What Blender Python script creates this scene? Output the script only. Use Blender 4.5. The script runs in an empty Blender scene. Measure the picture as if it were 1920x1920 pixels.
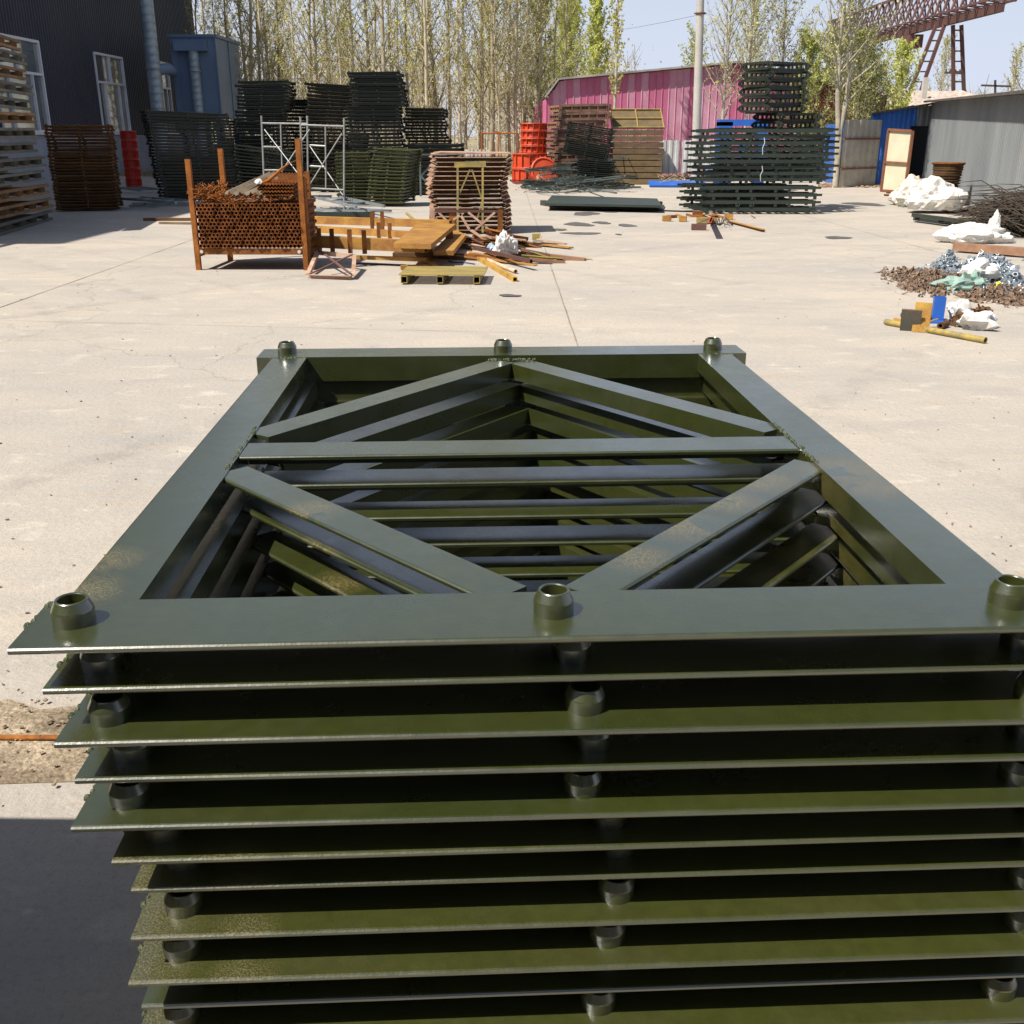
import bpy, math, random
from mathutils import Vector, Matrix, noise
random.seed(7)
R = random.Random(11)
rad = math.radians
scene = bpy.context.scene
C = scene.collection
# ------------------------------------------------------------------ camera
F0 = 1920.0; TH = math.atan(708/F0); S_, C_ = math.sin(TH), math.cos(TH); CH = 1.65
def gp(x, y, z=0.0):
    """ground point (height z) seen at photo pixel x, y"""
    u = (x-960)/F0; v = (y-960)/F0
    t = (CH-z)/(S_+v*C_)
    return Vector((u*t, (C_-v*S_)*t, z))
def ap(x, y, Y):
    """point at distance Y seen at photo pixel x, y"""
    u = (x-960)/F0; v = (y-960)/F0
    t = Y/(C_-v*S_)
    return Vector((u*t, Y, CH-(S_+v*C_)*t))
cam = bpy.data.cameras.new('camera'); co = bpy.data.objects.new('camera', cam); C.objects.link(co)
co.location = (0, 0, CH); co.rotation_euler = (math.pi/2-TH, 0, 0)
cam.sensor_width = 36; cam.lens = 36; cam.clip_start = .05; cam.clip_end = 3000
scene.camera = co
# ------------------------------------------------------------------ world + sun
w = bpy.data.worlds.new('World'); scene.world = w; w.use_nodes = True
nt = w.node_tree; bg = nt.nodes['Background']
sky = nt.nodes.new('ShaderNodeTexSky'); sky.sky_type = 'NISHITA'; sky.sun_disc = False
SUN = Vector((.046, .028, -.076)).normalized()
el = math.asin(-SUN.z)
sky.sun_elevation = el; sky.sun_rotation = math.atan2(-SUN.x, -SUN.y)
sky.air_density = 1.0; sky.dust_density = 1.5; sky.ozone_density = 1.0; sky.altitude = 0
# thin spring haze: brightens the sky towards the horizon
tcw = nt.nodes.new('ShaderNodeTexCoord'); sx = nt.nodes.new('ShaderNodeSeparateXYZ'); nt.links.new(tcw.outputs['Generated'], sx.inputs[0])
mrw = nt.nodes.new('ShaderNodeMapRange'); mrw.inputs[1].default_value = 0; mrw.inputs[2].default_value = .55; mrw.inputs[3].default_value = .95; mrw.inputs[4].default_value = .10
nt.links.new(sx.outputs['Z'], mrw.inputs[0])
mxw = nt.nodes.new('ShaderNodeMix'); mxw.data_type = 'RGBA'; nt.links.new(mrw.outputs[0], mxw.inputs[0]); nt.links.new(sky.outputs[0], mxw.inputs[6]); mxw.inputs[7].default_value = (8.2,9.0,11.0,1)
nt.links.new(mxw.outputs[2], bg.inputs[0]); bg.inputs[1].default_value = .064
sl = bpy.data.lights.new('sun', 'SUN'); so = bpy.data.objects.new('sun', sl); C.objects.link(so)
sl.energy = 4.9; sl.angle = rad(.5); sl.color = (1, .94, .85)
so.rotation_euler = SUN.to_track_quat('-Z', 'Y').to_euler()
so.location = (-30, -20, 50)
vs = scene.view_settings; vs.view_transform = 'Standard'; vs.look = 'None'; vs.exposure = 0.48; vs.gamma = 1
# ------------------------------------------------------------------ materials
def lin(c):
    return tuple(c)+(1,)
MATS = {}
def mat(name, c1, c2=None, rough=.6, metal=0, nscale=3.0, bump=0.0, bscale=40, spots=None, spotc=(.2,.08,.02), spotscale=4, spotamt=.6,
        speck=None, stretch=(1,1,1), spec=.5, rand=0.0, fine=.0, streak=None, coat=0.0, rvar=0.0, where=None):
    if name in MATS: return MATS[name]
    m = bpy.data.materials.new(name); m.use_nodes = True; MATS[name] = m
    t = m.node_tree; N = t.nodes; L = t.links
    b = N['Principled BSDF']
    b.inputs['Roughness'].default_value = rough; b.inputs['Metallic'].default_value = metal
    b.inputs['Specular IOR Level'].default_value = spec
    b.inputs['Coat Weight'].default_value = coat; b.inputs['Coat Roughness'].default_value = .2; b.inputs['Coat IOR'].default_value = 1.7
    tc = N.new('ShaderNodeTexCoord'); oi = N.new('ShaderNodeObjectInfo')
    mp = N.new('ShaderNodeMapping'); mp.inputs['Scale'].default_value = stretch
    mul = N.new('ShaderNodeVectorMath'); mul.operation = 'SCALE'; mul.inputs[0].default_value = (37.1, 91.7, 13.3)
    L.new(oi.outputs['Random'], mul.inputs['Scale'])
    add = N.new('ShaderNodeVectorMath'); add.operation = 'ADD'
    L.new(tc.outputs['Object'], add.inputs[0]); L.new(mul.outputs[0], add.inputs[1])
    L.new(add.outputs[0], mp.inputs[0])
    def nz(scale, det=4, ro=.6):
        n = N.new('ShaderNodeTexNoise'); n.inputs['Scale'].default_value = scale; n.inputs['Detail'].default_value = det
        n.inputs['Roughness'].default_value = ro; L.new(mp.outputs[0], n.inputs['Vector']); return n
    def ramp(src, lo, hi):
        r = N.new('ShaderNodeMapRange'); r.inputs[1].default_value = lo; r.inputs[2].default_value = hi; L.new(src, r.inputs[0]); return r.outputs[0]
    def mix(f, a, c):
        x = N.new('ShaderNodeMix'); x.data_type = 'RGBA'
        if isinstance(f, float): x.inputs[0].default_value = f
        else: L.new(f, x.inputs[0])
        for i, v in ((6, a), (7, c)):
            if isinstance(v, tuple): x.inputs[i].default_value = lin(v[:3])
            else: L.new(v, x.inputs[i])
        return x.outputs[2]
    n1 = nz(nscale, 6)
    col = mix(ramp(n1.outputs[0], .35, .65), c1, c2 or c1)
    if fine:
        n4 = nz(nscale*14, 3)
        col = mix(ramp(n4.outputs[0], .4, .7), col, mix(.5, (0.0, 0.0, 0.0), c1)) if False else col
        hs = N.new('ShaderNodeHueSaturation'); mr = N.new('ShaderNodeMapRange'); mr.inputs[1].default_value = .3; mr.inputs[2].default_value = .7
        mr.inputs[3].default_value = 1-fine; mr.inputs[4].default_value = 1+fine
        L.new(n4.outputs[0], mr.inputs[0]); L.new(mr.outputs[0], hs.inputs['Value']); L.new(col, hs.inputs['Color']); col = hs.outputs[0]
    if rand:
        hs = N.new('ShaderNodeHueSaturation'); mr = N.new('ShaderNodeMapRange')
        mr.inputs[3].default_value = 1-rand; mr.inputs[4].default_value = 1+rand
        L.new(oi.outputs['Random'], mr.inputs[0]); L.new(mr.outputs[0], hs.inputs['Value']); L.new(col, hs.inputs['Color']); col = hs.outputs[0]
    ro = None
    if spots:
        n2 = nz(spotscale, 2); n3 = nz(spotscale*22, 4, .75)
        f1 = ramp(n2.outputs[0], spots, spots+.08); f2 = ramp(n3.outputs[0], .47, .60)
        mm = N.new('ShaderNodeMath'); mm.operation = 'MULTIPLY'; L.new(f1, mm.inputs[0]); L.new(f2, mm.inputs[1])
        if where:
            tot = None
            for (wx, wy, wr) in where:
                ds = N.new('ShaderNodeVectorMath'); ds.operation = 'DISTANCE'; L.new(tc.outputs['Object'], ds.inputs[0]); ds.inputs[1].default_value = (wx, wy, -.02)
                g = N.new('ShaderNodeMapRange'); g.inputs[1].default_value = wr*.35; g.inputs[2].default_value = wr; g.inputs[3].default_value = 1; g.inputs[4].default_value = 0; L.new(ds.outputs['Value'], g.inputs[0])
                if tot is None: tot = g.outputs[0]
                else:
                    q = N.new('ShaderNodeMath'); q.operation = 'MAXIMUM'; L.new(tot, q.inputs[0]); L.new(g.outputs[0], q.inputs[1]); tot = q.outputs[0]
            q = N.new('ShaderNodeMath'); q.operation = 'MULTIPLY'; L.new(mm.outputs[0], q.inputs[0]); L.new(tot, q.inputs[1]); mm = q
        m3 = N.new('ShaderNodeMath'); m3.operation = 'MULTIPLY'; L.new(mm.outputs[0], m3.inputs[0]); m3.inputs[1].default_value = spotamt
        col = mix(m3.outputs[0], col, spotc)
        mr = N.new('ShaderNodeMapRange'); mr.inputs[3].default_value = rough; mr.inputs[4].default_value = .85
        L.new(m3.outputs[0], mr.inputs[0]); nr = nz(nscale*3, 6, .7); rq = N.new('ShaderNodeMath'); rq.operation = 'MULTIPLY_ADD'; L.new(ramp(nr.outputs[0], .4, .65), rq.inputs[0]); rq.inputs[1].default_value = .16; L.new(mr.outputs[0], rq.inputs[2]); ro = rq.outputs[0]
    if rvar and ro is None:
        mr = N.new('ShaderNodeMapRange'); mr.inputs[1].default_value = .35; mr.inputs[2].default_value = .65
        mr.inputs[3].default_value = max(.05, rough-rvar); mr.inputs[4].default_value = rough+rvar
        nn = nz(nscale*2.3, 5); L.new(nn.outputs[0], mr.inputs[0]); ro = mr.outputs[0]
    if ro is not None: L.new(ro, b.inputs['Roughness'])
    L.new(col, b.inputs['Base Color'])
    if bump:
        nb = nz(bscale, 4); bp = N.new('ShaderNodeBump'); bp.inputs['Strength'].default_value = bump; bp.inputs['Distance'].default_value = .01
        L.new(nb.outputs[0], bp.inputs['Height']); L.new(bp.outputs[0], b.inputs['Normal'])
    return m

PAINT = mat('olive_paint', (.036,.042,.0075), (.029,.036,.0085), rough=.27, nscale=2.5, spots=.34, spotc=(.30,.21,.06), spotscale=15, spotamt=.6, bump=.06, bscale=160, fine=.10, spec=.9, coat=.9,
    where=[(.65,.70,.13),(.66,.60,.10),(.45,.66,.10),(.36,.54,.08),(.25,.42,.09),(.15,.28,.07),(-.69,.30,.07),(-.69,.18,.08),(-.40,.52,.07)])
PAINTD = mat('dusty_olive_paint', (.037,.043,.0075), (.040,.043,.010), rough=.30, nscale=2.5, spots=.22, spotc=(.15,.115,.042), spotscale=15, spotamt=.7, bump=.10, bscale=170, fine=.12, spec=.8, coat=.7,
    where=[(-.76,.03,.17),(-.70,.14,.12),(-.56,.0,.07)])
WELD = mat('weld_olive', (.10,.12,.05), (.03,.04,.02), rough=.25, nscale=80, bump=.6, bscale=200)
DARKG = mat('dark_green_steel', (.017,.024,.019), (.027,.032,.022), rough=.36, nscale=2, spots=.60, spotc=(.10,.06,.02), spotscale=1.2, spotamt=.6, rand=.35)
OLIVEF = mat('olive_green_steel', (.085,.092,.034), (.06,.066,.026), rough=.4, nscale=2, rand=.3)
BROWNG = mat('browned_green_steel', (.050,.040,.018), (.022,.026,.016), rough=.5, nscale=1.5, rand=.3)
RUST = mat('rust', (.26,.10,.028), (.12,.045,.016), rough=.85, nscale=6, bump=.3, bscale=60, fine=.25, spec=.2, rand=.15)
RUSTD = mat('dark_rust', (.145,.08,.036), (.085,.045,.024), rough=.85, nscale=4, bump=.3, bscale=60, fine=.25, spec=.2, rand=.25)
RUSTO = mat('orange_rust', (.36,.13,.028), (.20,.070,.018), rough=.85, nscale=5, bump=.3, bscale=60, fine=.25, spec=.2, rand=.15)
RUSTP = mat('pale_rusty_steel', (.58,.40,.29), (.36,.22,.15), rough=.8, nscale=5, fine=.2, spec=.2, rand=.2)
RUSTB = mat('red_brown_steel', (.13,.055,.04), (.085,.045,.035), rough=.7, nscale=3, fine=.2, rand=.3)
YRUST = mat('yellow_rusted_steel', (.44,.235,.05), (.28,.13,.04), rough=.75, nscale=4, fine=.2, spec=.25, rand=.12)
YELL = mat('yellow_paint', (.50,.30,.045), (.36,.20,.035), rough=.6, nscale=3, spots=.52, spotc=(.25,.10,.03), spotscale=3, spotamt=.7, fine=.1)
YOLD = mat('worn_yellow_paint', (.42,.30,.06), (.20,.17,.08), rough=.7, nscale=9, fine=.25, stretch=(.35,2,1))
BROWNP = mat('brown_panel', (.17,.115,.05), (.10,.07,.035), rough=.7, nscale=3, fine=.2, rand=.2, stretch=(1,1,3))
GALV = mat('galvanised', (.42,.43,.42), (.30,.31,.30), rough=.45, metal=.35, nscale=8, fine=.12)
ORANGE = mat('orange_red_paint', (.66,.085,.025), (.50,.055,.02), rough=.5, nscale=3, fine=.1)
REDP = mat('red_paint', (.55,.04,.02), (.42,.03,.018), rough=.5, nscale=3, fine=.1)
BLUE = mat('blue_paint', (.020,.13,.52), (.018,.10,.42), rough=.5, nscale=3, fine=.1)
BLUEC = mat('blue_cladding', (.025,.15,.55), (.03,.12,.42), rough=.5, nscale=2.5, spots=.6, spotc=(.3,.36,.45), spotscale=1.5, spotamt=.4)
DARKWALL = mat('dark_cladding', (.027,.032,.050), (.035,.039,.055), rough=.5, nscale=.6, spec=.3)
PLINTH = mat('pale_blue_plinth', (.36,.40,.48), (.28,.32,.40), rough=.8, nscale=1.2, fine=.1)
WFRAME = mat('white_window_frame', (.72,.74,.78), (.62,.64,.68), rough=.5, nscale=2)
GLASS = mat('window_glass', (.50,.50,.46), (.30,.31,.30), rough=.05, metal=.75, nscale=.6)
DUCT = mat('duct_metal', (.36,.43,.48), (.28,.34,.39), rough=.42, metal=.3, nscale=1.5, fine=.06)
BOXB = mat('blue_grey_box', (.15,.22,.33), (.13,.19,.30), rough=.5, nscale=.8, fine=.05)
GREYC = mat('grey_cladding', (.23,.245,.25), (.17,.185,.195), rough=.55, nscale=1.0, stretch=(1,1,.25), spots=.60, spotc=(.34,.30,.20), spotscale=.7, spotamt=.6)
PINK1 = mat('pink_cladding', (.50,.14,.25), (.42,.11,.20), rough=.55, nscale=.8, fine=.06)
PINK2 = mat('faded_pink_cladding', (.56,.29,.38), (.44,.18,.26), rough=.6, nscale=.8, fine=.06)
PINKD = mat('tree_shaded_pink', (.30,.035,.06), (.22,.03,.05), rough=.6, nscale=.8)  # tree shade on the shed's right part, put into the pink's colour
ROOFD = mat('dark_roof_edge', (.07,.06,.05), (.12,.10,.08), rough=.8, nscale=3)
ROOFL = mat('pale_old_roof', (.50,.42,.36), (.30,.24,.20), rough=.9, nscale=2.5, fine=.35)
WHITEP = mat('white_panel', (.62,.62,.60), (.48,.48,.47), rough=.6, nscale=2)
GREYF = mat('weathered_grey_sheet', (.46,.44,.38), (.34,.32,.27), rough=.7, nscale=2, spots=.52, spotc=(.30,.15,.07), spotscale=1.5, spotamt=.4, fine=.1)
CREAM = mat('cream_panel', (.62,.58,.42), (.54,.50,.36), rough=.6, nscale=1.5, fine=.04)
DOORF = mat('brown_door_frame', (.22,.09,.045), (.15,.06,.03), rough=.6, nscale=4)
BLACKI = mat('doorway_shade', (.010,.010,.012), rough=.9)  # near-black colour stands in for the unlit inside of the shed
SACK = mat('white_woven_sack', (.72,.72,.70), (.56,.54,.50), rough=.7, nscale=5, bump=.5, bscale=9, spots=.56, spotc=(.35,.28,.20), spotscale=3, spotamt=.6)
SACKD = mat('soiled_sack', (.70,.66,.60), (.45,.36,.28), rough=.85, nscale=4, bump=.4, bscale=25)
CRANE = mat('crane_red', (.13,.055,.045), (.08,.038,.034), rough=.7, nscale=1, rand=.1)
POLE = mat('concrete_pole', (.52,.49,.43), (.44,.42,.38), rough=.85, nscale=1.5, fine=.08)
BARK = mat('poplar_bark', (.52,.45,.34), (.36,.31,.22), rough=.9, nscale=3, fine=.3, spec=.1, rand=.25)
BARKP = mat('pale_bark', (.50,.45,.36), (.33,.30,.22), rough=.9, nscale=3, fine=.3, spec=.1, rand=.1)
WOOD = mat('weathered_wood', (.25,.17,.09), (.15,.10,.06), rough=.85, nscale=3, fine=.3, stretch=(1,1,6), rand=.25)
BROWNW = mat('brown_timber', (.34,.19,.11), (.24,.13,.08), rough=.8, nscale=3, fine=.2, stretch=(.3,3,3))
PALGREY = mat('grey_steel_pallet', (.16,.155,.125), (.10,.10,.08), rough=.65, nscale=2, spots=.55, spotc=(.25,.12,.04), spotscale=1.5, spotamt=.7, rand=.25)
PALRUST = mat('rusted_steel_pallet', (.28,.15,.06), (.16,.09,.045), rough=.75, nscale=2, fine=.2, rand=.2)
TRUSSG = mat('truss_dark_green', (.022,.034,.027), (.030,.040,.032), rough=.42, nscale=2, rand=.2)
WIRE = mat('dark_wire', (.06,.055,.05), rough=.5)
TWIG = mat('brown_rods', (.06,.042,.025), (.03,.022,.015), rough=.8, nscale=4)
MINT = mat('mint_net', (.30,.42,.36), (.20,.30,.26), rough=.8, nscale=6)
SILVER = mat('zinc_couplers', (.45,.50,.54), (.30,.35,.38), rough=.35, metal=.6, nscale=9)
RCOUP = mat('rusty_couplers', (.27,.18,.115), (.08,.05,.035), rough=.65, nscale=18, fine=.4)
LILAC = mat('violet_plastic', (.5,.4,.62), rough=.5)
YPL = mat('yellow_plastic', (.7,.6,.03), rough=.5)
HEAPG = mat('grey_green_steel', (.10,.125,.12), (.045,.055,.05), rough=.5, nscale=3, rand=.3)

def leafmat(name, c1, c2, c3):
    m = bpy.data.materials.new(name); m.use_nodes = True; t = m.node_tree; N = t.nodes; L = t.links
    N.remove(N['Principled BSDF']); out = N['Material Output']
    tc = N.new('ShaderNodeTexCoord'); n = N.new('ShaderNodeTexNoise'); n.inputs['Scale'].default_value = 1.3; n.inputs['Detail'].default_value = 5
    L.new(tc.outputs['Object'], n.inputs['Vector'])
    r = N.new('ShaderNodeValToRGB'); r.color_ramp.elements[0].position = .33; r.color_ramp.elements[1].position = .68
    r.color_ramp.elements[0].color = lin(c1); r.color_ramp.elements[1].color = lin(c3)
    e = r.color_ramp.elements.new(.5); e.color = lin(c2)
    L.new(n.outputs[0], r.inputs[0])
    oi = N.new('ShaderNodeObjectInfo'); hs = N.new('ShaderNodeHueSaturation'); mr = N.new('ShaderNodeMapRange')
    mr.inputs[3].default_value = .8; mr.inputs[4].default_value = 1.2
    L.new(oi.outputs['Random'], mr.inputs[0]); L.new(mr.outputs[0], hs.inputs['Value']); L.new(r.outputs[0], hs.inputs['Color'])
    d = N.new('ShaderNodeBsdfDiffuse'); tr = N.new('ShaderNodeBsdfTranslucent'); mx = N.new('ShaderNodeMixShader'); mx.inputs[0].default_value = .4
    for x in (d, tr): L.new(hs.outputs[0], x.inputs['Color'])
    L.new(d.outputs[0], mx.inputs[1]); L.new(tr.outputs[0], mx.inputs[2]); L.new(mx.outputs[0], out.inputs[0])
    return m
LEAF = leafmat('poplar_leaves', (.40,.38,.08), (.56,.54,.14), (.72,.70,.28))
LEAFG = leafmat('spring_green_leaves', (.38,.42,.10), (.54,.58,.15), (.70,.72,.28))
LEAFD = leafmat('dense_green_leaves', (.22,.24,.07), (.36,.38,.11), (.50,.52,.18))
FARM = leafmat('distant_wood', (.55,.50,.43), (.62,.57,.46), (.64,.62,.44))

# ------------------------------------------------------------------ mesh builder
class MB:
    def __init__(s): s.v = []; s.f = []; s.sm = []
    def add(s, vs, fs, sm=False):
        o = len(s.v); s.v += [tuple(x) for x in vs]; s.f += [tuple(i+o for i in f) for f in fs]; s.sm += [sm]*len(fs); return s
    def box(s, c, d, rz=0, rx=0, ry=0):
        M = Matrix.Translation(c) @ Matrix.Rotation(rz, 4, 'Z') @ Matrix.Rotation(ry, 4, 'Y') @ Matrix.Rotation(rx, 4, 'X')
        vs = [M @ Vector((x*d[0]/2, y*d[1]/2, z*d[2]/2)) for x in (-1,1) for y in (-1,1) for z in (-1,1)]
        return s.add(vs, [(0,1,3,2),(4,6,7,5),(0,4,5,1),(2,3,7,6),(0,2,6,4),(1,5,7,3)])
    def extr(s, prof, p0, p1, up=(0,0,1), caps=True, sm=False):
        p0 = Vector(p0); p1 = Vector(p1); d = (p1-p0).normalized(); up = Vector(up)
        if abs(d.dot(up)) > .98: up = Vector((0,1,0))
        side = d.cross(up).normalized(); up = side.cross(d).normalized()
        n = len(prof); vs = [p0+side*a+up*b for a, b in prof]+[p1+side*a+up*b for a, b in prof]
        fs = [(i, (i+1) % n, n+(i+1) % n, n+i) for i in range(n)]
        s.add(vs, fs, sm)
        if caps: s.add(vs, [tuple(range(n))[::-1], tuple(range(n, 2*n))])
        return s
    def bar(s, p0, p1, w, h, up=(0,0,1)):
        return s.extr([(-w/2,-h/2),(w/2,-h/2),(w/2,h/2),(-w/2,h/2)], p0, p1, up)
    def angle(s, p0, p1, w, h, t, up=(0,0,1), flip=1):
        return s.extr([(0,0),(w*flip,0),(w*flip,-t),(t*flip,-t),(t*flip,-h),(0,-h)], p0, p1, up)
    def tube(s, p0, p1, r0, r1=None, n=8, cap=True, sm=True):
        r1 = r0 if r1 is None else r1
        p0 = Vector(p0); p1 = Vector(p1); d = (p1-p0)
        if d.length < 1e-6: return s
        d.normalize(); a = d.orthogonal().normalized(); b = d.cross(a)
        ring = lambda p, r: [p+(a*math.cos(2*math.pi*i/n)+b*math.sin(2*math.pi*i/n))*r for i in range(n)]
        vs = ring(p0, r0)+ring(p1, r1)
        s.add(vs, [(i, (i+1) % n, n+(i+1) % n, n+i) for i in range(n)], sm)
        if cap: s.add(vs, [tuple(range(n))[::-1], tuple(range(n, 2*n))])
        return s
    def hollow(s, p0, p1, r, ri, n=12):
        p0 = Vector(p0); p1 = Vector(p1); d = (p1-p0).normalized(); a = d.orthogonal().normalized(); b = d.cross(a)
        ring = lambda p, r: [p+(a*math.cos(2*math.pi*i/n)+b*math.sin(2*math.pi*i/n))*r for i in range(n)]
        vs = ring(p0, r)+ring(p1, r)+ring(p1, ri)+ring(p0, ri)
        fs = []
        for k in range(4):
            k2 = (k+1) % 4
            fs += [(k*n+i, k*n+(i+1) % n, k2*n+(i+1) % n, k2*n+i) for i in range(n)]
        return s.add(vs, fs, False)
    def sqtube(s, p0, p1, w, h, t=.005, up=(0,0,1)):
        p0 = Vector(p0); p1 = Vector(p1); d = (p1-p0).normalized(); up = Vector(up); side = d.cross(up).normalized(); up = side.cross(d)
        sq = lambda p, a, b: [p+side*x*a/2+up*y*b/2 for x, y in ((-1,-1),(1,-1),(1,1),(-1,1))]
        vs = sq(p0,w,h)+sq(p1,w,h)+sq(p1,w-2*t,h-2*t)+sq(p0,w-2*t,h-2*t)
        fs = []
        for k in range(4):
            k2 = (k+1) % 4; fs += [(k*4+i, k*4+(i+1) % 4, k2*4+(i+1) % 4, k2*4+i) for i in range(4)]
        return s.add(vs, fs)
    def path(s, pts, radii, n=6, cap=True):
        pts = [Vector(p) for p in pts]; m = len(pts); vs = []
        a = None
        for i, p in enumerate(pts):
            d = (pts[min(i+1, m-1)]-pts[max(i-1, 0)]).normalized()
            if a is None: a = d.orthogonal().normalized()
            a = (a-d*a.dot(d)).normalized(); b = d.cross(a)
            r = radii[i] if isinstance(radii, (list, tuple)) else radii
            vs += [p+(a*math.cos(2*math.pi*k/n)+b*math.sin(2*math.pi*k/n))*r for k in range(n)]
        fs = [(j*n+i, j*n+(i+1) % n, (j+1)*n+(i+1) % n, (j+1)*n+i) for j in range(m-1) for i in range(n)]
        s.add(vs, fs, True)
        if cap: s.add(vs[:n], [tuple(range(n))[::-1]]); s.add(vs[-n:], [tuple(range(n))])
        return s
    def lathe(s, prof, c, n=24, sm=True):
        c = Vector(c); m = len(prof)
        vs = [c+Vector((r*math.cos(2*math.pi*i/n), r*math.sin(2*math.pi*i/n), z)) for r, z in prof for i in range(n)]
        return s.add(vs, [(j*n+i, j*n+(i+1) % n, (j+1)*n+(i+1) % n, (j+1)*n+i) for j in range(m-1) for i in range(n)], sm)
    def build(s, name, m, parent=None):
        me = bpy.data.meshes.new(name); me.from_pydata(s.v, [], s.f)
        me.polygons.foreach_set('use_smooth', s.sm)
        me.materials.append(m); me.update()
        o = bpy.data.objects.new(name, me); C.objects.link(o)
        if parent: o.parent = parent
        return o
def clean(o):
    import bmesh
    b = bmesh.new(); b.from_mesh(o.data); bmesh.ops.remove_doubles(b, verts=b.verts, dist=1e-5)
    bmesh.ops.recalc_face_normals(b, faces=b.faces); b.to_mesh(o.data); b.free(); return o
def tag(o, label, cat, group=None):
    o['label'] = label; o['category'] = cat
    if group: o['group'] = group
    return o
def empty(name, loc=(0,0,0), rz=0, label=None, cat=None, group=None):
    o = bpy.data.objects.new(name, None); o.empty_display_size = .2; C.objects.link(o); o.location = loc; o.rotation_euler = (0,0,rz)
    if label: tag(o, label, cat, group)
    return o
def kids(o): return [c for c in ALLK.get(o.name, [])]
ALLK = {}
def copytree(o, parent=None):
    c = o.copy(); C.objects.link(c)
    if parent: c.parent = parent
    for ch in list(o.children): copytree(ch, c)
    return c
ORD = ['topmost','second','third','fourth','fifth','sixth','seventh','eighth','ninth','tenth','eleventh','twelfth','thirteenth','fourteenth','fifteenth','sixteenth','seventeenth','eighteenth','nineteenth','twentieth']
def ordn(i):   # i = 0 topmost
    if i < 20: return ORD[i]
    t = {2:'twenty',3:'thirty',4:'forty'}[(i+1)//10]; u = (i+1) % 10
    return {2:'twentieth',3:'thirtieth',4:'fortieth'}[(i+1)//10] if u == 0 else t+'-'+['','first','second','third','fourth','fifth','sixth','seventh','eighth','ninth'][u]

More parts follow.
